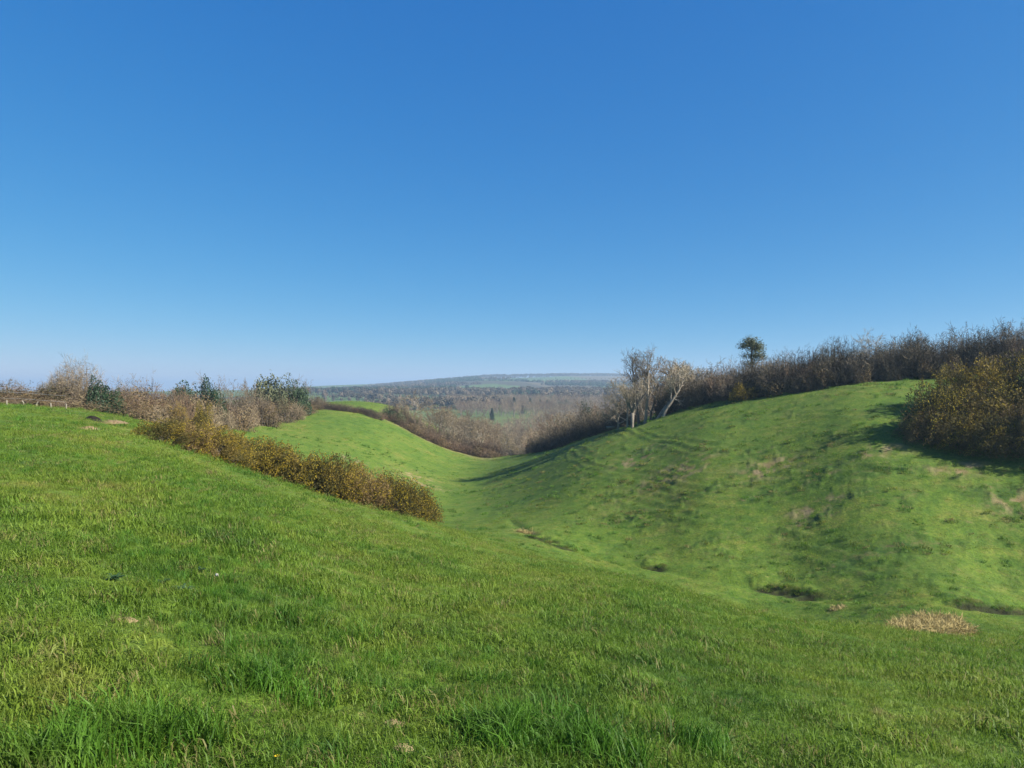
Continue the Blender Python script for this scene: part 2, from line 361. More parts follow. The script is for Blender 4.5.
# ------------------------------------------------------------------ ground
def blob(x, y, spots):
    s = np.zeros(x.shape)
    for (cx, cy, ax, ay) in spots:
        s = np.maximum(s, np.exp(-((x - cx) / ax) ** 2 - ((y - cy) / ay) ** 2))
    return s
def build_ground():
    tf = np.linspace(R(-44), R(44), 1150)
    tb = np.linspace(R(44), R(316), 150)[1:-1]
    th = np.concatenate([tf, tb]); nt_ = len(th)
    lr = np.concatenate([np.linspace(math.log(0.35), math.log(2.2), 14)[:-1], np.linspace(math.log(2.2), math.log(260), 850), np.linspace(math.log(260), math.log(9000), 190)[1:]])
    nr = len(lr)
    T, Lr = np.meshgrid(th, lr); r = np.exp(Lr); x = r * np.sin(T); y = r * np.cos(T)
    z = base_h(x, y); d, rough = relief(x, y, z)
    z = z + d
    nv = nr * nt_ + 1
    co = np.empty((nv, 3)); co[:-1, 0] = x.ravel(); co[:-1, 1] = y.ravel(); co[:-1, 2] = z.ravel(); co[-1] = (0, 0, -EYE)
    i = np.arange(nr - 1)[:, None] * nt_; j = np.arange(nt_)[None]; j2 = (j + 1) % nt_
    q = np.stack([i + j, i + nt_ + j, i + nt_ + j2, i + j2], -1).reshape(-1, 4)
    tri = np.stack([np.full(nt_, nv - 1), np.arange(nt_), (np.arange(nt_) + 1) % nt_], -1)
    me = bpy.data.meshes.new('pasture_ground')
    me.vertices.add(nv); me.vertices.foreach_set('co', co.ravel())
    nl = q.size + tri.size
    me.loops.add(nl); me.loops.foreach_set('vertex_index', np.concatenate([q.ravel(), tri.ravel()]).astype(np.int32))
    me.polygons.add(len(q) + len(tri))
    ls = np.concatenate([np.arange(len(q)) * 4, q.size + np.arange(len(tri)) * 3]).astype(np.int32)
    me.polygons.foreach_set('loop_start', ls)
    me.polygons.foreach_set('use_smooth', np.ones(len(ls), bool))
    me.update(calc_edges=True); me.validate()
    def attr(name, a):
        at = me.attributes.new(name, 'FLOAT', 'POINT'); at.data.foreach_set('value', np.append(a.ravel(), 0).astype(np.float32))
    X, Y = x, y
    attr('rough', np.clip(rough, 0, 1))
    spots = []
    for (u, v, y0, y1, ax, ay) in ((675, 474, 60, 140, 4, 2.5), (635, 460, 60, 160, 2.5, 2), (765, 470, 55, 120, 3, 1.6), (815, 508, 45, 90, 2.2, 1.0), (880, 452, 50, 90, 2.5, .9), (960, 470, 40, 80, 2.5, .9), (1015, 503, 40, 75, 2.0, 1.2),
                                   (103, 420, 45, 90, 2.2, 1.3), (88, 433, 30, 60, .7, .5), (205, 418, 80, 130, 6, 5), (240, 414, 90, 150, 7, 5), (318, 405, 120, 175, 3.5, 3), (413, 476, 100, 200, 3, 4), (420, 484, 90, 200, 4, 2), (352, 459, 100, 160, 2.5, 1.5),
                                   (526, 533, 60, 120, .9, 1.2)):
        hx, hy = hit(u, v, y0, y1); spots.append((hx, hy, ax, ay))
    edge = [hit(u, v, 110, 300) for u, v in ((385, 419), (400, 426), (420, 437), (440, 446), (465, 454), (492, 459))]
    de, se, _ = seg_dist(X, Y, edge)
    straw = blob(X, Y, spots) * np.clip(0.25 + 3.0 * fbm(X / 0.7, Y / 0.7, 71, 3), 0, 1)
    straw = np.maximum(straw, np.exp(-(de / 2.0) ** 2) * 0.5)
    attr('straw', np.clip(straw, 0, 0.9))
    soil = np.zeros(X.shape)  # mask of the stream cuts where earth and painted shade go
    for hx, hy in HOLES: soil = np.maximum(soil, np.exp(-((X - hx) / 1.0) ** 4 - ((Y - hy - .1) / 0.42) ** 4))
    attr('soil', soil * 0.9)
    # fields beyond the valley: parcels of grass, plough and woodland floor
    r_ = np.hypot(X, Y)
    lm = sstep(330, 460, r_)
    pal = np.array([(0.07, 0.115, 0.03), (0.09, 0.13, 0.04), (0.06, 0.10, 0.03), (0.11, 0.09, 0.05), (0.10, 0.13, 0.04), (0.08, 0.12, 0.035), (0.06, 0.055, 0.03), (0.08, 0.125, 0.03)])
    n = 420; s2 = np.random.default_rng(5)
    ang = s2.uniform(-1.2, 1.2, n); rad = np.exp(s2.uniform(math.log(300), math.log(8000), n))
    fx, fy, fc = rad * np.sin(ang), rad * np.cos(ang), s2.integers(0, len(pal), n)
    land = np.zeros(X.shape + (3,)); land[...] = (0.06, 0.055, 0.03)
    idx = np.argwhere((r_ > 320) & (np.abs(T) < 0.8))
    pe = np.stack([X[idx[:, 0], idx[:, 1]], Y[idx[:, 0], idx[:, 1]]], -1)
    w = np.log(np.hypot(pe[:, 0], pe[:, 1])); pa = np.stack([np.arctan2(pe[:, 0], pe[:, 1]) * 5.0, w * 2.2], -1)
    fa = np.stack([np.arctan2(fx, fy) * 5.0, np.log(rad) * 2.2], -1)
    near_i = np.empty(len(pe), int)
    for k in range(0, len(pe), 20000):
        dd = ((pa[k:k + 20000, None] - fa[None]) ** 2).sum(-1); near_i[k:k + 20000] = dd.argmin(1)
    land[idx[:, 0], idx[:, 1]] = pal[fc[near_i]]
    la = me.color_attributes.new('land', 'FLOAT_COLOR', 'POINT')
    la.data.foreach_set('color', np.concatenate([np.concatenate([land, np.ones(X.shape + (1,))], -1).reshape(-1, 4), np.ones((1, 4))]).astype(np.float32).ravel())
    attr('land_mask', lm)
    me.materials.append(M['ground'])
    o = bpy.data.objects.new('pasture_ground', me); COL.objects.link(o)
    tag(o, kind='structure'); return o
build_ground()

# ------------------------------------------------------------------ scattered stuff (one object each, instanced by geometry nodes on its own points)
def scatter(name, variants, mats, pts, rot, scl, vid):
    """variants: list of MB kept inside the same mesh, copied onto its loose points"""
    V = []; Fc = []; mi = []; vv = []; b = 0
    for k, mb in enumerate(variants):
        V.append(np.array(mb.v, float)); Fc += [tuple(i + b for i in f) for f in mb.f]; mi += mb.m; b += len(mb.v); vv.append(np.full(len(mb.v), k))
    V.append(pts); vv.append(vid)
    V = np.concatenate(V); vv = np.concatenate(vv); isp = np.zeros(len(V), bool); isp[b:] = True
    me = bpy.data.meshes.new(name)
    me.from_pydata(V.tolist(), [], Fc)
    for m in mats: me.materials.append(m)
    me.polygons.foreach_set('material_index', mi)
    me.polygons.foreach_set('use_smooth', [True] * len(mi))
    def at(nm, typ, data, key='value'):
        a = me.attributes.new(nm, typ, 'POINT'); a.data.foreach_set(key, data)
    at('is_point', 'BOOLEAN', isp); at('vid', 'INT', vv.astype(np.int32))
    sc = np.ones(len(V), np.float32); sc[b:] = scl; at('scl', 'FLOAT', sc)
    ro = np.zeros((len(V), 3), np.float32); ro[b:] = rot; at('rot', 'FLOAT_VECTOR', ro.ravel(), 'vector')
    o = bpy.data.objects.new(name, me); COL.objects.link(o)
    ng = bpy.data.node_groups.new(name + '_scatter', 'GeometryNodeTree')
    ng.interface.new_socket('Geometry', in_out='INPUT', socket_type='NodeSocketGeometry'); ng.interface.new_socket('Geometry', in_out='OUTPUT', socket_type='NodeSocketGeometry')
    N = ng.nodes; gi = N.new('NodeGroupInput'); go = N.new('NodeGroupOutput'); L = ng.links.new
    def named(nm, dt):
        a = N.new('GeometryNodeInputNamedAttribute'); a.data_type = dt; a.inputs['Name'].default_value = nm; return a.outputs[0]
    sp = N.new('GeometryNodeSeparateGeometry'); sp.domain = 'POINT'; L(gi.outputs[0], sp.inputs[0]); L(named('is_point', 'BOOLEAN'), sp.inputs[1])
    jn = N.new('GeometryNodeJoinGeometry')
    for k in reversed(range(len(variants))):
        cm = N.new('FunctionNodeCompare'); cm.data_type = 'INT'; cm.operation = 'EQUAL'; L(named('vid', 'INT'), cm.inputs[2]); cm.inputs[3].default_value = k
        s2 = N.new('GeometryNodeSeparateGeometry'); s2.domain = 'POINT'; L(sp.outputs[1], s2.inputs[0]); L(cm.outputs[0], s2.inputs[1])
        g2 = N.new('GeometryNodeGeometryToInstance'); L(s2.outputs[0], g2.inputs[0]); L(g2.outputs[0], jn.inputs[0])
    ip = N.new('GeometryNodeInstanceOnPoints'); L(sp.outputs[0], ip.inputs['Points']); L(jn.outputs[0], ip.inputs['Instance'])
    ip.inputs['Pick Instance'].default_value = True; L(named('vid', 'INT'), ip.inputs['Instance Index'])
    er = N.new('FunctionNodeEulerToRotation'); L(named('rot', 'FLOAT_VECTOR'), er.inputs[0]); L(er.outputs[0], ip.inputs['Rotation'])
    L(named('scl', 'FLOAT'), ip.inputs['Scale']); L(ip.outputs[0], go.inputs[0])
    md = o.modifiers.new('scatter', 'NODES'); md.node_group = ng
    return o

def grass_clump(n, rad, h, w, lean=0.5, mi=0, seg=2):
    mb = MB()
    for k in range(n):
        a = rng.uniform(0, 2 * math.pi); q = rad * math.sqrt(rng.uniform()); bx, by = q * math.cos(a), q * math.sin(a)
        hh = h * rng.uniform(0.45, 1.1); d = rng.uniform(0, 2 * math.pi); l = lean * rng.uniform(0.2, 1.2) * hh
        dx, dy = math.cos(d) * l, math.sin(d) * l; ww = w * rng.uniform(0.6, 1.2) * 0.5; t = rng.uniform(0, math.pi); wx, wy = math.cos(t) * ww, math.sin(t) * ww
        z0 = -0.02
        mb.add([(bx - wx, by - wy, z0), (bx + wx, by + wy, z0), (bx + dx * .35 + wx * .8, by + dy * .35 + wy * .8, hh * .6), (bx + dx * .35 - wx * .8, by + dy * .35 - wy * .8, hh * .6), (bx + dx, by + dy, hh * (1 - 0.25 * lean * rng.uniform()))],
               [(0, 1, 2, 3), (3, 2, 4)], mi)
    return mb
def ring_points(r0, r1, dens, a0=-43, a1=43):
    n = int(dens * (r1 * r1 - r0 * r0) * R(a1 - a0) / 2)
    r = np.sqrt(rng.uniform(r0 * r0, r1 * r1, n)); a = rng.uniform(R(a0), R(a1), n)
    return r * np.sin(a), r * np.cos(a)
def grass():
    var = [grass_clump(30, 0.10, 0.038, 0.0045, 1.7) for _ in range(4)] + [grass_clump(80, 0.34, 0.036, 0.008, 1.9) for _ in range(3)] + [grass_clump(60, 0.13, 0.20, 0.008, 0.9, 1) for _ in range(3)] + [grass_clump(44, 0.30, 0.20, 0.025, 0.9, 1) for _ in range(3)] + [grass_clump(44, 0.32, 0.20, 0.028, 1.2, 2) for _ in range(3)]
    P = []; S = []; I = []
    def put(x, y, s, i):
        P.append(np.stack([x, y], -1)); S.append(s); I.append(i)
    for r0, r1, dens, vs, sc in ((2.2, 5, 330, (0, 4), 1.0), (5, 9, 190, (0, 4), 1.15), (9, 16, 70, (0, 4), 1.4), (9, 16, 12, (4, 7), 0.8), (16, 30, 19, (4, 7), 0.9), (30, 50, 7, (4, 7), 1.1), (50, 80, 2.6, (4, 7), 1.3), (80, 220, .45, (4, 7), 1.8)):
        x, y = ring_points(r0, r1, dens)
        n = len(x); hn = fbm(x / 0.6, y / 0.6, 101, 3)
        put(x, y, sc * np.clip(1.0 + 1.5 * hn, 0.8, 1.8) * rng.uniform(0.7, 1.3, n), rng.integers(vs[0], vs[1], n))
    # darker tussocks in patches
    for r0, r1, dens, vs, sc in ((2.2, 9, 18, (7, 10), 0.55), (9, 24, 6, (7, 10), 0.75), (24, 60, 1.6, (10, 13), 0.9), (60, 125, 0.6, (10, 13), 1.3)):
        x, y = ring_points(r0, r1, dens)
        m = fbm(x / 2.6, y / 2.6, 111, 3) > 0.20
        x, y = x[m], y[m]; n = len(x)
        put(x, y, sc * rng.uniform(0.5, 1.25, n), rng.integers(vs[0], vs[1], n))
    # the rough opposite slope
    x, y = ring_points(36, 125, 2.4); z = base_h(x, y); _, ro = relief(x, y, z)
    m = (ro > rng.uniform(0.05, 1.0, len(x))) & (fbm(x / 3, y / 3, 121) > 0.0); x, y = x[m], y[m]
    put(x, y, 1.15 * rng.uniform(0.5, 1.3, len(x)), np.where(rng.uniform(size=len(x)) < .5, 10, 13) + rng.integers(0, 3, len(x)))
    for hx, hy in HOLES:      # turf hanging over the stream cut
        put(hx + rng.uniform(-.9, .9, 16), hy + rng.uniform(.18, .6, 16), rng.uniform(.5, 1.0, 16), rng.integers(10, 16, 16))
    # a few distinct tussocks in front
    for (u, v, n) in ((140, 735, 26), (60, 765, 14), (490, 735, 16), (540, 745, 22), (590, 755, 14), (345, 640, 8), (695, 745, 9), (270, 690, 10)):
        hx, hy = hit(u, v, 1.5, 40)
        k = hy / 3.2
        put(hx + rng.normal(0, 0.13, n) * k, hy + rng.normal(0, 0.10, n) * k, rng.uniform(0.8, 1.15, n), rng.integers(7, 10, n))
    P = np.concatenate(P); S = np.concatenate(S); I = np.concatenate(I)
    dd, _, _ = seg_dist(P[:, 0], P[:, 1], DITCH); keep = (dd > 0.5) | (rng.uniform(size=len(P)) < .35)
    for hx, hy in HOLES: keep &= ((P[:, 0] - hx) / 1.0) ** 2 + ((P[:, 1] - hy + .3) / 0.5) ** 2 > 1
    for (u_, v_) in ((124, 620), (393, 727), (402, 757), (217, 580), (115, 583), (199, 574), (184, 596)):
        gx, gy = hit(u_, v_, 2, 14); keep &= np.hypot(P[:, 0] - gx, P[:, 1] - gy) > .11
    hx, hy = hit(934, 631, 18, 60); keep &= ((P[:, 0] - hx - (P[:, 1] - hy) * hx / hy) / 1.75) ** 2 + ((P[:, 1] - hy) / 4.5) ** 2 > 1
    P, S, I = P[keep], S[keep], I[keep]
    z = base_h(P[:, 0], P[:, 1]); d, _ = relief(P[:, 0], P[:, 1], z)
    n = len(P); print('grass clumps', n)
    rot = np.stack([rng.normal(0, 0.15, n), rng.normal(0, 0.15, n), rng.uniform(0, 6.28, n)], -1)
    o = scatter('grass', var, [M['blade'], M['tuss'], M['rough']], np.column_stack([P, z + d]), rot, S, I)
    tag(o, 'short green grass and darker tussocks growing all over the slopes', 'grass', kind='stuff')
grass()
# ------------------------------------------------------------------ plants: meshes of each kind, copied as things
def norm(v): return v / (math.sqrt(v[0] * v[0] + v[1] * v[1] + v[2] * v[2]) + 1e-9)
def cross(a, b): return np.array((a[1] * b[2] - a[2] * b[1], a[2] * b[0] - a[0] * b[2], a[0] * b[1] - a[1] * b[0]))
def grow(wood, fine, p, d, L, r, lev, P, mi=0):
    """a limb that wanders, tapers and forks"""
    n = P['seg'][lev]; pts = [np.array(p, float)]; d = norm(np.array(d, float)); dirs = [d]
    for i in range(n):
        d = norm(d + rng.normal(0, P['wob'][lev], 3) + np.array([0, 0, P['up'][lev]])); pts.append(pts[-1] + d * L / n); dirs.append(d)
    last = lev == len(P['n'])
    rr = [max(r * (1 - (0.75 if not last else 1.0) * i / n), 0.003) for i in range(n + 1)]
    if last:
        fine.strip(pts[0], pts[n // 2], pts[-1], r * 2); return
    if lev < P['woodlev']: wood.tube(pts, rr, 7 if lev == 0 else 5, mi)
    else: fine.tube(pts, rr, 3, 0, False)
    for k in range(P['n'][lev]):
        t = P['t0'][lev] + (1 - P['t0'][lev]) * (k + rng.uniform(0.1, 0.9)) / P['n'][lev]
        i = min(int(t * n), n - 1); q = pts[i] + (pts[i + 1] - pts[i]) * (t * n - i)
        a = R(rng.uniform(*P['ang'][lev])); ax = norm(cross(dirs[i], rng.normal(size=3)))
        cd = dirs[i] * math.cos(a) + ax * math.sin(a)
        grow(wood, fine, q, cd, L * P['len'][lev] * rng.uniform(0.7, 1.15) * (1.15 - 0.45 * t if lev == 0 else 1), max(rr[i] * P['rad'][lev], P['rmin']), lev + 1, P, mi)
def bare_tree(h, spread=1.0, twig=0.02, n=(8, 6, 5, 4), t0=0.25, up=0.06, r0=None, trunk_len=0.72, lean=(0, 0), wob=0.10, ang=(40, 72)):
    P = dict(seg=[7, 5, 4, 3, 2], wob=[wob, 0.16, 0.2, 0.22, 0.2], up=[0.03, up, up, 0.04, 0.03], n=list(n), t0=[t0, 0.25, 0.2, 0.15], ang=[ang, (25, 60), (25, 60), (25, 60)],
             len=[0.62 * spread, 0.55, 0.52, 0.55], rad=[0.62, 0.6, 0.5, 0.6], rmin=twig * 0.5, woodlev=2)
    w, f = MB(), MB()
    grow(w, f, (0, 0, -0.3), (lean[0], lean[1], 1), h * trunk_len, r0 or h * 0.022, 0, P)
    f.flush(); k = h / max(q[2] for q in f.v)
    for mb in (w, f): mb.v = [(q[0] * k, q[1] * k, q[2] * k) for q in mb.v]
    return w, f
def pieces(name_mats, parent, meshes):
    """children of a thing from ready meshes"""
    out = []
    for nm, me in meshes:
        o = bpy.data.objects.new(nm, me); COL.objects.link(o); o.parent = parent; out.append(o)
    return out
def rand_dirs(n):
    v = rng.normal(size=(n, 3)); return v / np.linalg.norm(v, axis=1)[:, None]
def dome_points(n, lump=0.35, thick=0.35, zmin=-0.1, freq=2.2, seed=0):
    """points through the outer part of a lumpy unit dome, and their outward directions"""
    d = rand_dirs(n * 2); d = d[d[:, 2] > zmin][:n]
    k = 1 + lump * 2 * (vnoise(d[:, 0] * freq + 5.2, d[:, 1] * freq + d[:, 2] * freq * .7 + seed * 3.1, seed) + 0.5 * vnoise(d[:, 0] * freq * 2.3, d[:, 1] * freq * 2.3 + d[:, 2] * freq * 1.9, seed + 1))
    r = k * (1 - thick * rng.uniform(0, 1, len(d)) ** 1.4)
    return d * r[:, None], d
def thorn_shrub(n_stem=120, per=16, w=0.02, seed=0, asp=1.3):
    """shrub of bare stems and twigs, radius 1, height asp"""
    st, tw = MB(), MB()
    pts, d = dome_points(n_stem, 0.3, 0.3, 0.02, 2.0, seed)
    for p, q in zip(pts, d):
        p = p * (1, 1, asp); b = np.array([p[0] * .5 + rng.normal(0, .10), p[1] * .5 + rng.normal(0, .10), -0.12]); m = (b + p) / 2 + np.array([0, 0, .10]) + rng.normal(0, .09, 3)
        e = m + (p - m) * .55
        st.tube([b, m, e], [w * 1.1, w * .7, w * .25], 3, 0, False)
        for k in range(per):
            t = rng.uniform(0.15, 1.0); s = (b + (m - b) * t * 2) if t < .5 else (m + (p - m) * (t - .5) * 2 + rng.normal(0, .04, 3))
            v = norm(q + rng.normal(0, 1.0, 3)) * rng.uniform(.08, .27)
            tw.strip(s, s + v * .5 + rng.normal(0, .025, 3), s + v, w * rng.uniform(.5, 1.0))
    return st, tw
def leafy_dome(n, size, lump=0.35, thick=0.5, seed=0, squash=1.3, zmin=-0.15, freq=2.2):
    """unit dome of small leaves in uneven clumps"""
    mb = MB(); pts, d = dome_points(n, lump, thick, zmin, freq, seed)
    keep = fbm(pts[:, 0] * 4 + seed, pts[:, 1] * 4 + pts[:, 2] * 3, 300 + seed, 2) > -0.22
    pts, d = pts[keep], d[keep]; n = len(pts)
    a = np.cross(d + rng.normal(0, .5, (n, 3)), rng.normal(size=(n, 3))); a /= np.linalg.norm(a, axis=1)[:, None]
    b = np.cross(d + rng.normal(0, .6, (n, 3)), a); b /= np.linalg.norm(b, axis=1)[:, None] + 1e-9
    s = size * rng.uniform(.6, 1.4, (n, 1)); pts = pts * (1, 1, squash)
    quads_mb(mb, pts, a * s, b * s * .6); return mb
def gorse_mesh(n, size, flower, seed):
    """unit gorse bush: spiny shoots all over a lumpy dome, bloom at the shoot ends in patches, bare stems below"""
    sp, fl, st = MB(), MB(), MB()
    pts, d = dome_points(n, 0.36, 0.4, -0.12, 2.8, seed); pts = pts * (1, 1, 1.2)
    patch = fbm(pts[:, 0] * 2.1 + seed * 7, pts[:, 1] * 2.1 + pts[:, 2] * 2.1, 400 + seed, 2)
    for p, q, pa in zip(pts, d, patch):
        ax = norm(q + rng.normal(0, .45, 3) + (0, 0, .35)); L = size * rng.uniform(.6, 1.5)
        for k in range(4):
            s = p + ax * L * k * .2; v = norm(ax + rng.normal(0, .55, 3)) * L * rng.uniform(.5, .9)
            a = norm(cross(v, rng.normal(size=3))) * size * .17
            sp.add([tuple(s - a), tuple(s + a), tuple(s + v)], [(0, 1, 2)])
        if pa + 0.25 * p[2] > flower and rng.uniform() < .75:
            for k in range(3):
                c_ = p + ax * L * rng.uniform(.25, .95) + rng.normal(0, size * .12, 3); a = norm(rng.normal(size=3)) * size * .2; b = norm(cross(a, rng.normal(size=3))) * size * .17
                fl.add([tuple(c_ - a), tuple(c_ - b), tuple(c_ + a), tuple(c_ + b)], [(0, 1, 2, 3)])
    for k in range(40):
        a = rng.uniform(0, 6.28); q = rng.uniform(.2, .85); e = np.array([q * math.cos(a), q * math.sin(a), rng.uniform(.25, .6)])
        st.tube([(e[0] * .35, e[1] * .35, -.15), e * (.7, .7, .55), e], [.025, .02, .008], 4, 0, False)
    return sp, fl, st

ME = {}
def joined(a, b):
    a.flush(); b.flush(); a.add(b.v, b.f, 1); return a
def keep(name, mb, mat, smooth=False):
    ME[name] = mb.mesh(name, mat, smooth); return ME[name]
GORSE = []
for k, (fl, mt, n) in enumerate(((0.10, 'gorse', 5200), (-0.02, 'gorse', 5200), (0.26, 'gorse', 5200), (0.08, 'gorse_brown', 4600))):
    a, b, s = gorse_mesh(n, 0.068, fl, k)
    GORSE.append([('spines', keep('gorse_spines', a, M[mt])), ('blossom', keep('gorse_blossom', b, M['bloom'])), ('stems', keep('gorse_stems', s, M['bark_dark']))])
LOW, TALL = 1.3, 2.6
def shrub_set(twig, count=3, n_stem=130, per=26, w=0.013):
    out = []
    for k in range(count):
        two = []
        for asp, m_ in ((LOW, 1), (TALL, 1.7)):
            s, t = thorn_shrub(int(n_stem * m_), per, w, k + 11, asp); two.append([('stems', keep('shrub_stems', s, M['bark_dark'])), ('twigs', keep('shrub_twigs', t, M[twig]))])
        out.append(tuple(two))
    return out
SH_DARK = shrub_set('twig_dark', 3, 140, 28, 0.015); SH_GREY = shrub_set('twig', 3); SH_RED = shrub_set('twig_red', 2); SH_BIG = shrub_set('twig', 2, 320, 32, 0.010); SH_TAN = shrub_set('twig_tan', 2)
BRAM = []
for k in range(3):
    two = []
    for asp, m_ in ((LOW, 1), (TALL, 1.6)):
        s, t = thorn_shrub(int(70 * m_), 8, 0.016, k + 31, asp)
        two.append([('stems', keep('bramble_stems', joined(s, t), [M['bark_dark'], M['twig_red']])), ('leaves', keep('bramble_leaf_mass', leafy_dome(int(2600 * m_), 0.042, .45, .6, 40 + k, asp), M['bramble']))])
    BRAM.append(tuple(two))
EVER = []
for k, mt in enumerate(('ever', 'ever', 'ever_grey', 'ever_grey')):
    two = []
    for asp, m_ in ((LOW, 1), (TALL, 1.7)):
        s, t = thorn_shrub(24, 2, 0.025, k + 51, asp)
        two.append([('stems', keep('evergreen_stems', s, M['bark_dark'])), ('foliage', keep('evergreen_foliage', leafy_dome(int(6500 * m_), 0.045, .3, .5, 60 + k, asp), M[mt]))])
    EVER.append(tuple(two))
TREES = []
for k, (tw, bk, up, sp) in enumerate((('twig', 'bark', .06, 1.0), ('twig_tan', 'bark', .10, .85), ('twig', 'bark', .03, 1.15), ('twig_red', 'bark_dark', .08, .95), ('twig_tan', 'bark_pale', .05, 1.05), ('twig', 'bark_dark', .12, .8))):
    w_, f_ = bare_tree(10, sp * 1.1, 0.042, (10, 6, 5, 5), 0.2, up * .5)
    TREES.append([('trunk', keep('tree_trunk', w_, M[bk], True)), ('crown', keep('tree_crown', f_, M[tw]))])
def conifer_mesh(seed):
    mb, tr = MB(), MB(); tr.tube([(0, 0, -.3), (0, 0, 5), (0, 0, 9.6)], [.16, .1, .02], 6)
    for k in range(1500):
        z = rng.uniform(1.0, 10); rr = (10.2 - z) / 9.2 * 2.0 * rng.uniform(.35, 1.05); a = rng.uniform(0, 6.28)
        p = np.array([math.cos(a) * rr, math.sin(a) * rr, z - rr * .25]); v = np.array([math.cos(a), math.sin(a), -.35]) * .45; b = np.array([-math.sin(a), math.cos(a), 0]) * .22
        mb.add([tuple(p - v), tuple(p - b), tuple(p + v), tuple(p + b)], [(0, 1, 2, 3)])
    return [('trunk', keep('conifer_trunk', tr, M['bark_dark'])), ('crown', keep('conifer_crown', mb, M['ever']))]
CONIF = [conifer_mesh(k) for k in range(2)]

def plant(kind, x, y, w, h, label, cat, group=None, name='shrub', unit_h=1.0, unit_w=1.0, rz=None, sink=0.0):
    """one plant as a thing: w is its width, h its height"""
    if kind in GORSE: unit_h = 1.25
    if isinstance(kind, tuple):
        tall = h / (w / 2) > (3.2 if kind in EVER else 2.1); kind = kind[int(tall)]; unit_h = TALL if tall else LOW
    o = empty(name, (x, y, gnd(x, y) - sink), rng.uniform(0, 6.28) if rz is None else rz, (w / 2 / unit_w, w / 2 / unit_w, h / unit_h))
    pieces(None, o, kind); tag(o, label, cat, group); return o
def at(u, Y): return ((u - 512) / F * Y, Y)
def top_h(u, Y, v):
    x, y = at(u, Y); return (HV - v) / F * Y - gnd(x, y)
def base(u, v, y0=40, y1=300): x, y = hit(u, v, y0, y1); return y
def pxw(w, Y): return w / F * Y

# --- gorse in a row along the brow of the near slope
ORD = 'first second third fourth fifth sixth seventh eighth ninth tenth eleventh twelfth thirteenth fourteenth fifteenth sixteenth seventeenth'.split()
row = [(u, base(u, vb, 18, 60), v, w_, kd) for u, vb, v, w_, kd in ((163, 445, 421, 36, 0), (187, 452, 423, 38, 3), (206, 458, 427, 40, 0), (224, 464, 433, 38, 1), (245, 471, 438, 40, 0), (264, 478, 443, 38, 1), (285, 485, 449, 42, 2), (305, 490, 455, 40, 1),
       (327, 496, 459, 40, 0), (344, 501, 464, 40, 1), (363, 507, 470, 40, 3), (383, 512, 476, 42, 2), (402, 515, 482, 38, 0), (418, 516, 490, 30, 1))]
for k, (u, Y, v, wpx, kd) in enumerate(row):
    x, y = at(u, Y)
    what = ('brown and olive gorse bush', 'gorse bush thick with yellow bloom', 'dark green gorse bush with little bloom', 'pale brown withered gorse bush')[kd]
    where = 'at the uphill left end of the gorse row' if k == 0 else 'at the downhill right end of the gorse row' if k == len(row) - 1 else ORD[k] + ' from the uphill end of the row'
    plant(GORSE[kd], x, y, pxw(wpx * 1.5, Y), max(top_h(u, Y, v), .8) * 0.98, what + ', ' + where, 'gorse bush', 'gorse bushes in the row on the near slope', 'gorse_bush')
for (u, dY, v, wpx, kd) in ((176, 47.5, 423, 34, 1), (232, 49.5, 436, 34, 3), (275, 50, 446, 34, 0), (316, 50.5, 457, 34, 3), (352, 51, 466, 34, 0), (392, 52, 479, 32, 3)):
    Y = float(np.interp(u, [q[0] for q in row], [q[1] for q in row])) + 2.2; x, y = at(u, Y)
    plant(GORSE[kd], x, y, pxw(wpx * 1.2, Y), max(top_h(u, Y, v), .8) * .98, 'gorse bush half hidden behind the front row on the near slope', 'gorse bush', 'gorse bushes behind the front row on the near slope', 'gorse_bush')

# --- the gorse clump on the right
clump = [(940, 437, 386, 56, 0, 'bronze gorse bush with orange bloom at the left edge of the right hand clump'), (925, 440, 406, 42, 3, 'low sunlit brown gorse bush below the left edge of the right hand clump'),
         (956, 412, 366, 48, 0, 'gorse bush blooming at the top left of the right hand clump'), (988, 408, 357, 58, 1, 'tall gorse bush with bright yellow crest on top of the right hand clump'), (1030, 408, 354, 60, 2, 'tall dark gorse bush topping the clump, cut by the right edge of the photo'),
         (972, 430, 388, 62, 2, 'dark shaded gorse bush in the middle of the right hand clump'), (1008, 432, 384, 62, 2, 'large dark gorse bush right of the middle of the right hand clump'), (958, 446, 415, 48, 0, 'low shaded gorse bush at the front foot of the right hand clump'),
         (994, 452, 416, 52, 0, 'low olive gorse bush at the front foot of the clump near the right edge'), (1028, 452, 396, 50, 3, 'pale brown gorse bush at the clump front, cut by the right edge')]
for (u, vb, v, wpx, kd, lab) in clump:
    Y = base(u, vb); x, y = at(u, Y)
    plant(GORSE[kd], x, y, pxw(wpx * 1.15, Y), max(top_h(u, Y, v), 1.2) * .92, lab, 'gorse bush', 'gorse bushes in the clump on the right', 'gorse_bush')
for (u, vb, v, wpx) in ((1072, 430, 350, 80), (1078, 462, 385, 80), (1130, 440, 350, 90)):     # more of the clump, beyond the right edge, casting its shade
    Y = base(u, vb); x, y = at(u, Y); plant(GORSE[2], x, y, pxw(wpx, Y), top_h(u, Y, v), 'dark gorse bush of the right hand clump standing beyond the photo', 'gorse bush', 'gorse bushes of the clump beyond the photo', 'gorse_bush')

for (x, y, w_, h_) in ((50.0, 61.0, 6, 7.5), (53.0, 66.5, 6.5, 8), (48.5, 56.5, 5.5, 6.5), (56.5, 60, 7, 9.5), (55, 55, 6, 8)):
    plant(SH_DARK[0], x, y, w_, h_, 'tall dark thorn bush beyond the right edge of the photo shading the clump', 'thorn bush', 'thorn bushes beyond the right edge', 'thorn_bush')
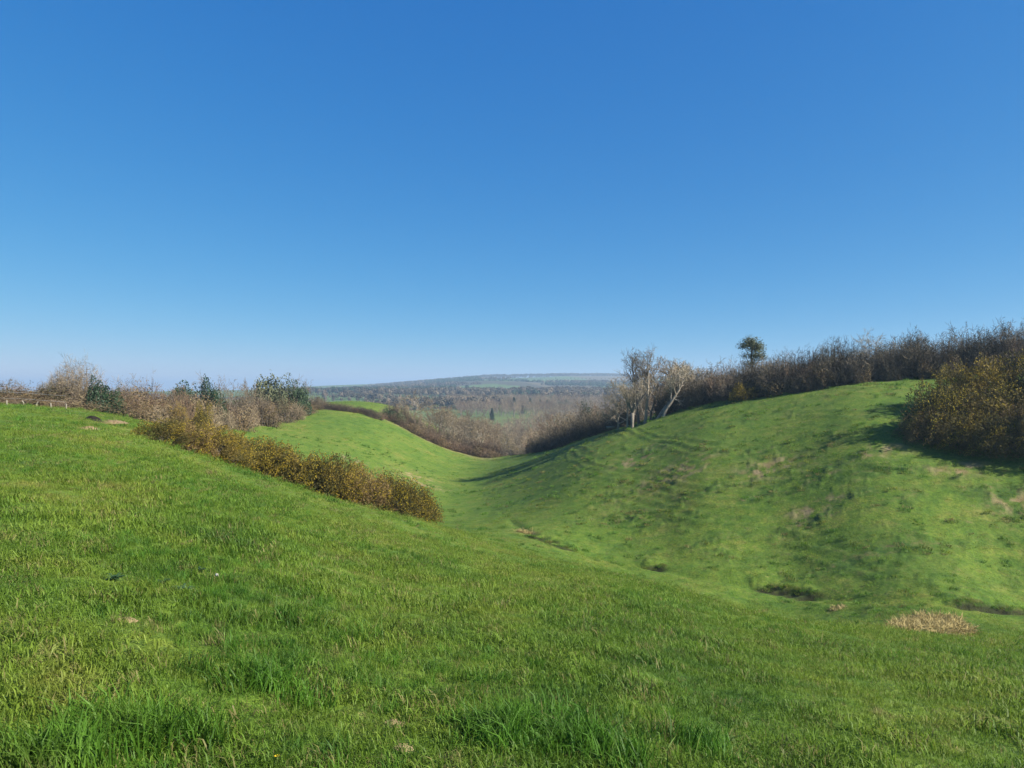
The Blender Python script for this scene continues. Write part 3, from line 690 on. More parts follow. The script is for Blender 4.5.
# --- the long hedge along the top of the opposite slope
def poly_u(P, u):
    P = np.array(P, float); return [float(np.interp(u, P[:, 0], P[:, i])) for i in range(1, P.shape[1])]
HEDGE_R = [(662, 104, 382), (690, 101, 371), (720, 98, 367), (745, 95, 361), (760, 93.5, 357), (800, 90, 346), (850, 87.5, 340), (900, 85.5, 335), (950, 83.5, 331), (1024, 81, 323), (1090, 79, 316)]
u = 668.0
while u < 1088:
    Y, vt = poly_u(HEDGE_R, u); x, y = at(u, Y)
    hh = max(top_h(u, Y, vt), 1.5)
    plant((SH_DARK + SH_DARK + SH_GREY + SH_RED)[rng.integers(11)], x + rng.normal(0, .4), y + rng.normal(0, .4), rng.uniform(3.6, 5.2), hh * rng.uniform(.58, .98), 'leafless brown thorn bush in the front of the hedge on the opposite slope', 'hedge shrub', 'thorn bushes in the hedge on the opposite slope', 'thorn_bush')
    Y2 = Y + 2.6; x2, y2 = at(u + 6, Y2)
    plant((SH_GREY if rng.uniform() < .6 else SH_DARK)[rng.integers(3)], x2, y2, rng.uniform(3.8, 5.2), max(top_h(u + 6, Y2, vt), 1.5) * rng.uniform(.85, 1.1), 'grey brown bare bush standing behind the front of the opposite hedge', 'hedge shrub', 'bare bushes behind the front of the opposite hedge', 'bare_bush')
    if rng.uniform() < .8:
        x3, y3 = at(u, Y - 1.5); plant(BRAM[rng.integers(3)] if rng.uniform() < .3 else SH_DARK[rng.integers(3)], x3, y3, rng.uniform(2.2, 3.2), hh * rng.uniform(.3, .5), 'low dark bush at the foot of the hedge on the opposite slope', 'hedge shrub', 'low bushes at the foot of the opposite hedge', 'low_bush')
    u += 13 * 100 / Y * .8
def tree_at(kind, u, Y, vt, wpx, label, group=None, name='bare_tree', cat='tree', unit_h=10.0, unit_w=4.2, rz=None):
    x, y = at(u, Y); return plant(kind, x, y, pxw(wpx, Y), max(top_h(u, Y, vt), 1.0), label, cat, group, name, unit_h, unit_w, rz)
tree_at(TREES[4], 875, 89, 326, 44, 'pale brown round bare tree rising above the dark hedge on the right', None)
tree_at(TREES[0], 958, 85, 320, 36, 'grey bare tree above the hedge behind the right hand gorse clump')
tree_at(TREES[2], 1000, 84, 317, 46, 'wide grey bare tree in the hedge near the right edge of the photo')
tree_at(TREES[2], 1036, 83, 312, 46, 'grey bare tree in the hedge cut off by the right edge of the photo')
tree_at(TREES[5], 918, 87.5, 330, 30, 'slim grey bare tree in the hedge between two rounder trees')
tree_at(TREES[1], 772, 94, 357, 24, 'small tan bare tree poking out of the hedge right of the pine')
tree_at(TREES[0], 700, 140, 354, 42, 'low domed bare tree on the skyline behind the hedge left of the pine')
# the broad evergreen with a bare stem
pw, pf = MB(), MB()
pw.tube([(0, 0, -.3), (.15, 0, 2.5), (-.1, .1, 4.6), (.2, 0, 6.4)], [.22, .18, .14, .06], 7)
for (cx, cy, czz, sx, sz, n) in ((-.2, 0, 6.3, 1.35, .8, 1500), (.9, .3, 5.7, 1.1, .8, 1300), (-1.3, -.2, 5.9, .7, .5, 600), (.5, -.3, 4.6, 1.1, .7, 900), (.2, .2, 3.6, .9, .6, 500), (1.3, -.3, 4.4, .8, .55, 600), (-.9, .3, 4.6, .8, .5, 500), (-.5, -.2, 7.0, .6, .45, 400), (.3, .1, 2.6, 1.0, .8, 600), (-.8, -.2, 3.4, .8, .6, 450)):
    sx *= 1.2; sz *= 1.2; n = int(n * 1.5)
    lm = leafy_dome(n, .07, .45, .8, int(rng.integers(99)), 1.0, -1.0)
    pf.add([(q[0] * sx + cx, q[1] * sx + cy, q[2] * sz + czz) for q in lm.v], lm.f)
    pw.tube([(0, 0, max(czz - 2.0, 1)), (cx * .6, cy * .6, czz - .7), (cx, cy, czz)], [.09, .06, .02], 5)
x, y = at(752, 101); s_ = top_h(752, 101, 338) / 7.1
o = empty('evergreen_tree', (x, y, gnd(x, y)), 0, s_); pw.build('trunk', M['bark'], o); pf.build('crown', M['ever_grey'], o)
tag(o, 'grey green evergreen tree with open rounded crown standing above the hedge on the opposite slope', 'tree')
for u_, v_ in ((732, 365), (743, 362), (757, 361), (768, 359)):
    x, y = at(u_, 99.5); plant(SH_GREY[0 if u_ < 750 else 1], x, y, 4.6, top_h(u_, 99.5, v_), 'grey brown bare bush round the foot of the evergreen tree', 'hedge shrub', 'bare bushes round the evergreen tree', 'bare_bush')
x, y = at(744, 93); plant(GORSE[1], x, y, pxw(30, 90), 2.0, 'small yellow tipped gorse bush in the shade below the evergreen tree', 'gorse bush', None, 'gorse_bush')
x, y = at(772, 90.5); plant(BRAM[0], x, y, pxw(30, 88), 2.0, 'russet bramble bush beside the small gorse below the hedge', 'bramble', None, 'bramble_bush')

# --- the group of bare trees standing at the field corner
def hero(u, Y, h, label, tw, bark, **k):
    w_, f_ = bare_tree(h, **k); x, y = at(u, Y); o = empty('bare_tree', (x, y, gnd(x, y)))
    w_.build('trunk', M[bark], o, True); f_.build('crown', M[tw], o); tag(o, label, 'tree', 'bare trees at the corner of the opposite slope'); return o
# pollard: a short stout pale bole and a spray of upright poles
def pollard(u, Y, bole, h, spread, label):
    w_, f_ = MB(), MB(); w_.tube([(0, 0, -.4), (.05, 0, bole * .5), (.1, .1, bole)], [.27, .22, .28], 9)
    P = dict(seg=[6, 5, 4, 2], wob=[.09, .14, .18, .2], up=[.06, .08, .05, .04], n=[8, 6, 4], t0=[.2, .2, .2], ang=[(18, 45), (22, 50), (25, 55)], len=[.42, .5, .5], rad=[.5, .5, .6], rmin=.016, woodlev=1)
    for k in range(9):
        a = k * .7 + rng.uniform(-.2, .2); t = spread * rng.uniform(.35, 1.1)
        grow(w_, f_, (.1, .1, bole - .15), (math.cos(a) * t, math.sin(a) * t, 1), (h - bole) * rng.uniform(.7, 1.02), .12, 0, P)
    x, y = at(u, Y); o = empty('pollard_tree', (x, y, gnd(x, y))); w_.build('trunk', M['bark'], o, True); f_.build('crown', M['twig_pale'], o)
    tag(o, label, 'tree', 'bare trees at the corner of the opposite slope'); return o
pollard(632, 101, 2.7, 7.6, .75, 'pollarded bare tree on a short pale trunk, front left of the tree group')
hero(645, 103, top_h(645, 103, 342), 'tallest thin bare tree rising above the rest of the tree group', 'twig_tan', 'bark_pale', spread=.68, twig=.03, n=(15, 7, 5, 5), t0=.42, up=.14, r0=.3, trunk_len=.86, wob=.05, ang=(30, 55))
hero(639, 104, top_h(639, 104, 346), 'thin dark bare tree beside the tallest one in the tree group', 'twig', 'bark_dark', spread=.55, twig=.03, n=(12, 7, 5, 4), t0=.45, up=.12, r0=.22, trunk_len=.84, lean=(-.05, 0), wob=.05, ang=(30, 55))
hero(656.5, 101.5, top_h(656.5, 101.5, 357), 'pale curved bare tree right of the dark trunks in the tree group', 'twig_pale', 'bark_pale', spread=.75, twig=.032, n=(9, 7, 5, 5), t0=.38, up=.08, r0=.27, lean=(.16, 0), wob=.13)
hero(663.5, 100, top_h(663.5, 100, 361), 'pale bare tree leaning right at the right side of the tree group', 'twig_pale', 'bark_pale', spread=.8, twig=.032, n=(9, 7, 5, 5), t0=.36, up=.07, r0=.25, lean=(.34, 0), wob=.14)
hero(650, 105, top_h(650, 105, 370), 'bushy lower bare tree behind the dark trunks of the tree group', 'twig_tan', 'bark', spread=.8, twig=.034, n=(11, 7, 6, 5), t0=.2)
hero(672, 109, top_h(672, 109, 355), 'round topped bare tree behind the leaning pale tree', 'twig_tan', 'bark_pale', spread=.75, twig=.034, n=(12, 7, 6, 5), t0=.2)
hero(684, 112, top_h(684, 112, 357), 'broad bare tree behind the hedge end right of the tree group', 'twig_tan', 'bark_pale', spread=.8, twig=.034, n=(12, 7, 6, 5), t0=.2)
hero(618, 109, top_h(618, 109, 376), 'spreading tan bare tree left of the pollarded tree', 'twig_pale', 'bark_pale', spread=.9, twig=.034, n=(11, 7, 6, 5), t0=.15)
hero(627, 108, top_h(627, 108, 368), 'wide pale bare tree behind the pollarded tree', 'twig_pale', 'bark_pale', spread=.95, twig=.034, n=(11, 7, 6, 5), t0=.2)
hero(660, 111, top_h(660, 111, 354), 'upright bare tree half hidden at the back of the tree group', 'twig_tan', 'bark_pale', spread=.7, twig=.034, n=(11, 7, 6, 5), t0=.2)
def log_(u, v, y0, y1, L, ang, label):
    hx, hy = hit(u, v, y0, y1); mb = MB()
    mb.tube([(-L / 2, 0, .18), (-.1 * L, .1, .3), (L / 2, -.05, .2)], [.2, .17, .11], 8); mb.tube([(.1 * L, 0, .25), (.25 * L, .35, .7)], [.08, .03], 6)
    b = MB(); b.tube([(-.2 * L, .05, .3), (-.3 * L, -.3, .95), (-.28 * L, -.5, 1.3)], [.07, .045, .02], 5)
    o = empty('fallen_log', (hx, hy, gnd(hx, hy)), ang); mb.build('trunk', M['bark_pale'], o, True); b.build('branch', M['bark_pale'], o); tag(o, label, 'log', 'fallen logs by the tree group')
log_(617, 429, 75, 150, 3.6, -.5, 'pale fallen log lying left of the pollarded tree')
log_(673, 410, 80, 140, 4.0, .5, 'pale fallen log lying uphill right of the tree group')

# --- bushes and trees along the left skyline
GL = 'bushes of the hedge bank along the left skyline'
BANK = [(-60, 62, 387, 404), (0, 62, 385, 404), (50, 64, 385, 408), (100, 68, 384, 414), (130, 73, 383, 420), (160, 78, 386, 423), (190, 86, 389, 424), (215, 98, 396, 418), (245, 112, 398, 414), (280, 128, 395, 411), (312, 146, 400, 407)]
u = -58.0
while u < 312:
    Y, vt, vb = poly_u(BANK, u)
    for (dy, f, kinds, nm, lab) in ((0, .55, (BRAM, SH_TAN), 'bramble_bush', 'low straw and russet bramble bush at the front of the left hedge bank'),
                                    (4, .85, (BRAM, SH_RED), 'russet_bush', 'russet brown bush in the middle of the left hedge bank'),
                                    (9, 1.0, (SH_RED, SH_GREY), 'bare_bush', 'bare brown bush on top of the left hedge bank')):
        Y2 = Y + dy * Y / 75; uu = u + rng.uniform(-6, 6); x, y = at(uu, Y2); kd = kinds[0] if rng.uniform() < .6 else kinds[1]
        h_ = max(top_h(uu, Y2, vb + (vt - vb) * f), .8) * rng.uniform(.8, 1.1)
        plant(kd[rng.integers(len(kd))], x, y, max(rng.uniform(3.8, 5.4), h_ * 1.15), h_, lab, 'hedge shrub', lab.split(' bush ')[0] + ' bushes of the left hedge bank', nm)
    u += 14 * 75 / Y
def shrub_at(kind, u, Y, vt, wpx, label, name, cat='bush', group=None):
    x, y = at(u, Y); return plant(kind, x, y, pxw(wpx, Y), max(top_h(u, Y, vt), .8), label, cat, group, name)
shrub_at(SH_BIG[0], 76, 71, 361, 58, 'large domed grey brown bush on the left skyline', 'bare_bush')
shrub_at(SH_BIG[1], 60, 73, 370, 38, 'grey brown bush left of the large domed bush on the left skyline', 'bare_bush')
shrub_at(EVER[0], 98, 67.5, 379, 29, 'dark green evergreen bush in front of the large domed bush', 'evergreen_bush')
shrub_at(EVER[1], 114, 69, 391, 18, 'small dark evergreen bush right of the larger dark evergreen', 'evergreen_bush')
shrub_at(EVER[0], 182, 130, 383, 30, 'flat topped dark evergreen far behind the left hedge bank', 'evergreen_bush')
shrub_at(SH_RED[0], 145, 84, 379, 40, 'rounded reddish brown bush on the skyline above the left hedge bank', 'russet_bush')
shrub_at(SH_RED[1], 172, 92, 387, 44, 'broad reddish brown bush behind the gorse row on the left', 'russet_bush')
shrub_at(GORSE[1], 203, 84, 405, 20, 'sunlit yellow green gorse bush at the foot of the left hedge bank', 'gorse_bush', 'gorse bush')
shrub_at(GORSE[3], 178, 80, 404, 20, 'olive brown gorse bush beside the yellow one below the left hedge bank', 'gorse_bush', 'gorse bush')
tree_at(TREES[0], 208, 109, 369, 32, 'grey bare tree rising over the dark ivy covered bush on the left skyline')
tree_at(TREES[2], 228, 110, 373, 30, 'spreading grey bare tree right of the ivy covered bush on the left skyline')
tree_at(TREES[5], 247, 118, 376, 22, 'narrow bare tree between the two tree clumps on the left skyline')
shrub_at(EVER[1], 207, 105, 382, 26, 'dark ivy covered bush leaning below the grey bare tree', 'evergreen_bush')
shrub_at(EVER[1], 217, 104, 393, 22, 'lower part of dark evergreen growth right of the ivy covered bush', 'evergreen_bush')
shrub_at(EVER[2], 267, 143, 371, 40, 'grey green round evergreen at the left of the right skyline clump', 'evergreen_bush')
shrub_at(EVER[3], 284, 141, 382, 32, 'olive grey evergreen in the front of the skyline clump', 'evergreen_bush')
shrub_at(EVER[0], 299, 142, 383, 26, 'dark green round evergreen at the right of the skyline clump', 'evergreen_bush')
tree_at(TREES[0], 287, 147, 372, 30, 'grey bare tree behind the round evergreens of the skyline clump')
tree_at(TREES[2], 302, 148, 377, 18, 'thin bare tree at the right end of the skyline clump')
shrub_at(SH_GREY[2], 235, 112, 388, 36, 'brown bare bush below the trees on the left skyline', 'bare_bush'); shrub_at(SH_GREY[0], 258, 122, 390, 36, 'purple brown bare bush below the grey green evergreen', 'bare_bush')
tree_at(TREES[0], 8, 165, 375.5, 20, 'small bare tree at the far left edge of the skyline', 'two small trees far left'); tree_at(TREES[2], 19, 168, 378, 12, 'smaller bare tree beside the one at the far left edge', 'two small trees far left'); tree_at(TREES[1], 47, 150, 380, 12, 'tiny bare tree on the skyline left of the large domed bush')
# fence posts and their wires along the brow on the left
posts = []
for k, u in enumerate((-12, 7, 23, 37, 51, 66)):
    x, y = at(u, 56.5 + k * .4); mb = MB(); h_ = max(top_h(u, 56.5 + k * .4, 400.5 + k * 1.0), .45)
    mb.tube([(0, 0, -.3), (rng.normal(0, .03), 0, h_ * .6), (rng.normal(0, .04), 0, h_)], [.05, .048, .045], 8)
    o = mb.build('fence_post', M['post']); o.location = (x, y, gnd(x, y)); posts.append((x, y, gnd(x, y)))
    tag(o, 'grey wooden fence post on the left brow, ' + ('just outside the left edge', 'leftmost in view', 'second from the left edge', 'third from the left edge', 'fourth from the left edge', 'nearest the large domed bush')[k], 'fence post', 'fence posts along the left brow')
for hz, lab in ((.6, 'lower wire strung along the fence posts on the left brow'), (1.1, 'upper wire strung along the fence posts on the left brow')):
    mb = MB(); mb.tube([(x, y - .07, z + hz) for x, y, z in posts], [.006] * len(posts), 4); tag(mb.build('fence_wire', M['wire']), lab, 'wire')

# --- the low hedge closing the far field, and the wood edge below it
for k, u in enumerate(np.linspace(314, 378, 16)):
    Y = base(u, float(np.interp(u, (312, 330, 345, 362, 378), (406, 409, 411, 413, 419))), 100, 300); x, y = at(u, Y); plant((SH_DARK if k % 3 else SH_RED)[k % 2], x, y, 3.6, rng.uniform(1.2, 1.7) + (1.0 if k < 3 else 0), 'low trimmed brown bush in the hedge closing the far field', 'hedge shrub', 'low bushes in the hedge closing the far field', 'low_bush')
shrub_at(EVER[0], 364, 160, 408, 8, 'small dark upright bush standing in the low hedge of the far field', 'evergreen_bush'); shrub_at(SH_DARK[0], 369, 161, 414, 9, 'low dark bush right of the upright bush in the far field hedge', 'low_bush')
shrub_at(EVER[0], 389, base(389, 420, 120, 300) + 1.5, 409, 18, 'dark evergreen bush at the top corner of the wood edge', 'evergreen_bush'); shrub_at(EVER[2], 398, base(398, 425, 120, 300) + 2, 410, 16, 'grey green bush beside the dark one at the wood edge corner', 'evergreen_bush')
WE = [(u_, base(u_, v_, 110, 320)) for u_, v_ in ((385, 419), (400, 426), (420, 437), (440, 446), (465, 454), (480, 457), (494, 458))]
for u in np.arange(388, 496, 5.0):
    Y, = poly_u(WE, u); x, y = at(u, Y + 1)
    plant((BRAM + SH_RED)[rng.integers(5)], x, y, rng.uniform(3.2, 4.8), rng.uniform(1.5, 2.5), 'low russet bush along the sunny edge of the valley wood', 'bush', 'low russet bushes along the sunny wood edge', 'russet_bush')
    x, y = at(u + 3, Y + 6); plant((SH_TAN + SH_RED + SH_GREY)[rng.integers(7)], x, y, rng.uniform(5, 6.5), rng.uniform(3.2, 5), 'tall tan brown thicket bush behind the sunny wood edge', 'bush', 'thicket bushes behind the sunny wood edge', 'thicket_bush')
WR = [(u_, base(u_, v_, 85, 320)) for u_, v_ in ((490, 458), (510, 455), (535, 450), (560, 446), (585, 438), (610, 431), (632, 425))]
for u in np.arange(494, 632, 6.5):
    Y, = poly_u(WR, u); x, y = at(u, Y + 2)
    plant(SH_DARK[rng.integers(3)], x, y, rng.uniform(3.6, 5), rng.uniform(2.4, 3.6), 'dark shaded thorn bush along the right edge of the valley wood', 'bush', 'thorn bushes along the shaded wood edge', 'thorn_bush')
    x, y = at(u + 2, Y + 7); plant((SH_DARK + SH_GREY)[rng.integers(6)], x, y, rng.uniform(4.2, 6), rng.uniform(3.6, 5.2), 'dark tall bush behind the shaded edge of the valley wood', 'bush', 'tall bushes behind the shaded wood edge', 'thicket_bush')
# --- trees of the valley wood: one thing each for the nearest, the rest one mass
KT = ('grey brown bare tree', 'tan bare tree', 'spreading grey bare tree', 'russet brown bare tree', 'pale trunked tan bare tree', 'dark trunked bare tree')
cand = []
for Yk in np.arange(165, 900, 8.0):
    for uu in np.arange(388, 700, 9.0 / Yk * F):
        u2 = uu + rng.uniform(-3, 3) / Yk * F; Y2 = Yk + rng.uniform(-3.5, 3.5)
        if u2 < 490 and Y2 < poly_u(WE, u2)[0] + 12: continue
        if u2 >= 490 and Y2 < poly_u(WR, u2)[0] + 12: continue
        if 600 > Y2 and u2 < 405 + (Y2 - 175) * .35: 
            if Y2 > 185: continue
        if u2 > 640 and Y2 < 128: continue
        if u2 < 412: continue
        if Y2 > 420 and u2 < 470 - (Y2 - 420) * .05: continue
        cand.append((Y2, u2))
for Yk in np.arange(115, 190, 7.5):
    for uu in np.arange(515, 690, 8.0 / Yk * F):
        u2 = uu + rng.uniform(-8, 8)
        if Yk > poly_u(WR, u2)[0] + 10 and not (u2 > 640 and Yk < 128): cand.append((Yk + rng.uniform(-3, 3), u2))
cand.sort()
stuff_pts = []; n_thing = 0
for Y2, u2 in cand:
    x, y = at(u2, Y2)
    if n_thing < 240:
        k = int(rng.choice(6, p=[.2, .24, .14, .16, .14, .12])); h_ = rng.uniform(8.5, 13.5) * (.72 if u2 < 470 and Y2 < 280 else 1) * (.72 if Y2 < 170 else .85 if Y2 < 220 else 1)
        plant(TREES[k], x, y, h_ * rng.uniform(.75, 1.05), h_, KT[k] + ' in the wood filling the valley', 'tree', KT[k] + 's of the valley wood', 'bare_tree', 10.0, 4.2); n_thing += 1
    else: stuff_pts.append((x, y, rng.uniform(9, 13) / 10))
print('wood trees', n_thing, 'rest', len(stuff_pts))
tree_at(TREES[4], 413, 182, 389, 36, 'tall tan bare tree standing above the left edge of the valley wood'); tree_at(TREES[1], 440, 188, 403, 34, 'rounded bare tree right of the tall tan tree at the wood edge'); tree_at(TREES[0], 466, 196, 408, 34, 'grey bare tree in the middle of the sunny wood edge')
shrub_at(GORSE[1], 508, base(508, 455, 100, 300) + 2, 436, 20, 'golden yellow bush at the lowest point of the wood edge', 'golden_bush')
for (u, Y, vt, wpx, lab) in ((492, 560, 408, 7, 'slim dark conifer left of the conifer group in the wood'), (514, 690, 397, 8, 'tallest dark conifer of the valley wood'), (522, 640, 405, 7, 'short dark conifer beside the tallest one'), (530, 700, 398, 7, 'pointed dark conifer right of the tallest conifer'), (540, 720, 399, 6, 'small dark conifer between two larger ones'), (547, 700, 400, 6, 'dark conifer left of the broad evergreen pair')):
    tree_at(CONIF[0], u, Y, vt, wpx, lab, 'dark conifers in the valley wood', 'conifer', 'tree', 10.0, 1.7)
shrub_at(EVER[0], 560, 700, 400, 8, 'left one of the two broad dark evergreens in the wood', 'evergreen_tree', 'tree'); shrub_at(EVER[1], 566, 705, 401, 7, 'right one of the two broad dark evergreens in the wood', 'evergreen_tree', 'tree')
shrub_at(EVER[1], 587, 148, 406, 20, 'dark ivy clad tree among the bare trees left of the tree group', 'evergreen_tree', 'tree'); shrub_at(EVER[2], 597, 143, 410, 22, 'grey green ivy clad tree right of the dark ivy clad one', 'evergreen_tree', 'tree')

# --- far woods and hedges: one mass
def far_tree(col):
    mb = MB(); pts, d = dome_points(170, .35, .6, -.3, 2, int(rng.integers(90)))
    for p, q in zip(pts, d):
        p = p * (4.0, 4.0, 4.2) + (0, 0, 5.2); a = norm(cross(q, rng.normal(size=3))) * .8; b = norm(cross(q + rng.normal(0, .5, 3), a)) * .55
        mb.add([tuple(p - a), tuple(p - b), tuple(p + a), tuple(p + b)], [(0, 1, 2, 3)], col)
    mb.tube([(0, 0, -.5), (0, 0, 5)], [.3, .15], 5, col); return mb
def wood_variant(k):
    """the wood's tree, trunk and crown in one mesh"""
    mb = MB(); w_, f_ = bare_tree(10, 1.0, .06, (7, 5, 4, 3), .22, .07)
    mb.add(w_.v, w_.f, 0); mb.add(f_.v, f_.f, 1 + k); return mb
sp = np.array(stuff_pts); zz = H(sp[:, 0], sp[:, 1]); n = len(sp)
o = scatter('far_wood_trees', [wood_variant(0), wood_variant(1), wood_variant(2)], [M['bark'], M['twig'], M['twig_tan'], M['twig_red']], np.column_stack([sp[:, :2], zz]), np.stack([np.zeros(n), np.zeros(n), rng.uniform(0, 6.28, n)], -1), sp[:, 2], rng.integers(0, 3, n))
tag(o, 'mass of bare grey brown trees filling the valley behind the nearer wood', 'woodland', kind='stuff')
fp = []
for k in range(170):        # hedgerows, copses and woods across the far country
    Y = math.exp(rng.uniform(math.log(700), math.log(4300))); uu = rng.uniform(285, 700); x0, y0 = at(uu, Y)
    if 440 < uu < 620 and 1250 < Y < 3000 and rng.uniform() < .75: continue
    if rng.uniform() < .62:
        a = rng.normal(0, .35); L = rng.uniform(120, 420) * Y / 1500
        for t in np.arange(-L / 2, L / 2, 8 + Y * .002):
            fp.append((x0 + math.cos(a) * t, y0 + math.sin(a) * t, rng.uniform(.3, .7), rng.integers(0, 3)))
    else:
        rx, ry = rng.uniform(30, 130) * Y / 1200, rng.uniform(15, 60) * Y / 1200; dk = rng.uniform() < .35
        for q in range(int(min(rx * ry / 45, 170))):
            a, r_ = rng.uniform(0, 6.28), math.sqrt(rng.uniform()); fp.append((x0 + math.cos(a) * r_ * rx, y0 + math.sin(a) * r_ * ry, rng.uniform(.8, 1.35), 3 if dk else rng.integers(0, 3)))
for (u0, u1, Y, dep, n, dk) in ((425, 480, 2300, 250, 420, 1), (380, 620, 3300, 260, 900, 0), (560, 580, 3250, 60, 60, 1), (320, 420, 3000, 300, 500, 0), (560, 680, 1050, 160, 350, 0), (470, 600, 1150, 90, 220, 0)):
    for q in range(n):
        Y2 = Y + rng.uniform(-dep, dep); x, y = at(rng.uniform(u0, u1), Y2); fp.append((x, y, rng.uniform(.9, 1.4), 3 if dk else rng.integers(0, 3)))
fp = np.array(fp); n = len(fp); print('far trees', n)
o = scatter('distant_woods', [far_tree(0), far_tree(1), far_tree(2), far_tree(3)], [M['twig'], M['twig_dark'], M['twig_dark'], M['ever']], np.column_stack([fp[:, :2], base_h(fp[:, 0], fp[:, 1])]), np.stack([np.zeros(n), np.zeros(n), rng.uniform(0, 6.28, n)], -1), fp[:, 2], fp[:, 3].astype(int))
tag(o, 'far hedgerows, copses and woods scattered over the hazy country beyond the valley', 'woodland', kind='stuff')

# --- small things in the pasture
def straw_clump(u, v, y0, y1, wx, wy, h, n, label):
    hx, hy = hit(u, v, y0, y1); mb = MB(); z0 = gnd(hx, hy)
    A_, Q_ = rng.uniform(0, 6.28, n), np.sqrt(rng.uniform(size=n)); Q_ = Q_ * (1 + .7 * fbm(np.cos(A_) * 1.6 + u, np.sin(A_) * 1.6, 8, 2)); BX, BY = np.cos(A_) * Q_ * wx, np.sin(A_) * Q_ * wy; BX = BX + BY * hx / hy; BZ = H(hx + BX, hy + BY) - z0 - .03
    for k in range(n):
        b = np.array([BX[k], BY[k], BZ[k]])
        v_ = norm(np.array([rng.normal(.1, .75), rng.normal(0, .75), rng.uniform(.3, 1.3)])) * h * rng.uniform(.5, 1.3)
        mb.strip(b, b + v_ * .55 + (0, 0, h * .12), b + v_ - (0, 0, h * .15), .035)
    o = mb.build('dead_grass_clump', M['straw']); o.location = (hx, hy, z0); tag(o, label, 'dead grass', 'patches of flattened dead grass')
straw_clump(934, 631, 18, 60, 1.75, 4.5, .7, 5200, 'large flattened patch of pale dead grass near the lower right edge')
straw_clump(837, 609, 22, 60, .55, .35, .35, 260, 'small tuft of dead grass left of the large dead patch')
straw_clump(524, 532, 55, 110, .7, .4, .6, 260, 'pale dry tuft at the upper end of the stream cut')
def mound(u, v, y0, y1, s, name, label, cat, group=None, hole=False):
    hx, hy = hit(u, v, y0, y1); mb = MB(); n1, n2 = 7, 18
    for i in range(n1 + 1):
        q = i / n1
        for j in range(n2):
            a = 2 * math.pi * j / n2; rr = s * q * (1 + .3 * float(vnoise(math.cos(a) * 2 + u, math.sin(a) * 2 + v, 5)))
            mb.v.append((math.cos(a) * rr * 1.3, math.sin(a) * rr, s * .42 * (1 - q * q) - .06 * s + rng.normal(0, .025 * s)))
    for i in range(n1):
        for j in range(n2): mb.f.append((i * n2 + j, (i + 1) * n2 + j, (i + 1) * n2 + (j + 1) % n2, i * n2 + (j + 1) % n2)); mb.m.append(0)
    crumbs = [(rng.normal(0, s * .8), rng.normal(0, s * .7), s * rng.uniform(.03, .09)) for _ in range(40)]
    for cx, cy, r_ in crumbs:
        zc = max(0, s * .4 * (1 - (cx * cx / 1.7 + cy * cy) / (s * s))) + r_ * .2
        p = [(cx + r_ * dx, cy + r_ * dy, zc + r_ * dz) for dx, dy, dz in ((1, 0, 0), (0, 1, 0), (-1, 0, 0), (0, -1, 0), (0, 0, .8), (0, 0, -.8))]
        mb.add(p, [(0, 1, 4), (1, 2, 4), (2, 3, 4), (3, 0, 4), (1, 0, 5), (2, 1, 5), (3, 2, 5), (0, 3, 5)])
    if not hole:
        o = mb.build(name, M['soil'], None, True); o.location = (hx, hy, gnd(hx, hy)); tag(o, label, cat, group); return
    o = empty(name, (hx, hy, gnd(hx, hy))); p = mb.build('spoil_mound', M['soil'], o, True); p.location = (.3, .9, -.1); p.scale = (1.0, 1.0, .6)
    h2 = MB()  # raised dome painted as the shade inside the burrow mouth
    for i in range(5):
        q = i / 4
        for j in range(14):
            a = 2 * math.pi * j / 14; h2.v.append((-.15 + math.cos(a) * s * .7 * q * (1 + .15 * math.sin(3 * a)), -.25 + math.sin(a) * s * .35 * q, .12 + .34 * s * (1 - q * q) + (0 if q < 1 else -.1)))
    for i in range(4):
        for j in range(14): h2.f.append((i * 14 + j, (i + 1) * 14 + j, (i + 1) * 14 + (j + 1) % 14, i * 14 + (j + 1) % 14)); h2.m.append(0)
    h2.build('entrance_shade', M['mouth_shade'], o, True); tag(o, label, cat, group)
mound(97, 423, 40, 80, .75, 'rabbit_burrow', 'dark burrow mouth with pale spoil on the brow below the left hedge', 'burrow', None, True)
GM = 'molehills on the near slope'
mound(124, 620, 3, 12, .07, 'molehill', 'small pale molehill left on the near slope beyond the dark rosettes', 'molehill', GM)
mound(393, 727, 2, 8, .07, 'molehill', 'small molehill of brown soil above the one at the bottom edge', 'molehill', GM)
mound(402, 757, 2, 8, .055, 'molehill', 'small molehill of brown soil at the bottom edge of the photo', 'molehill', GM)
mound(88, 433, 30, 60, .4, 'molehill', 'pale soil heap below the burrow on the left brow', 'molehill', GM)
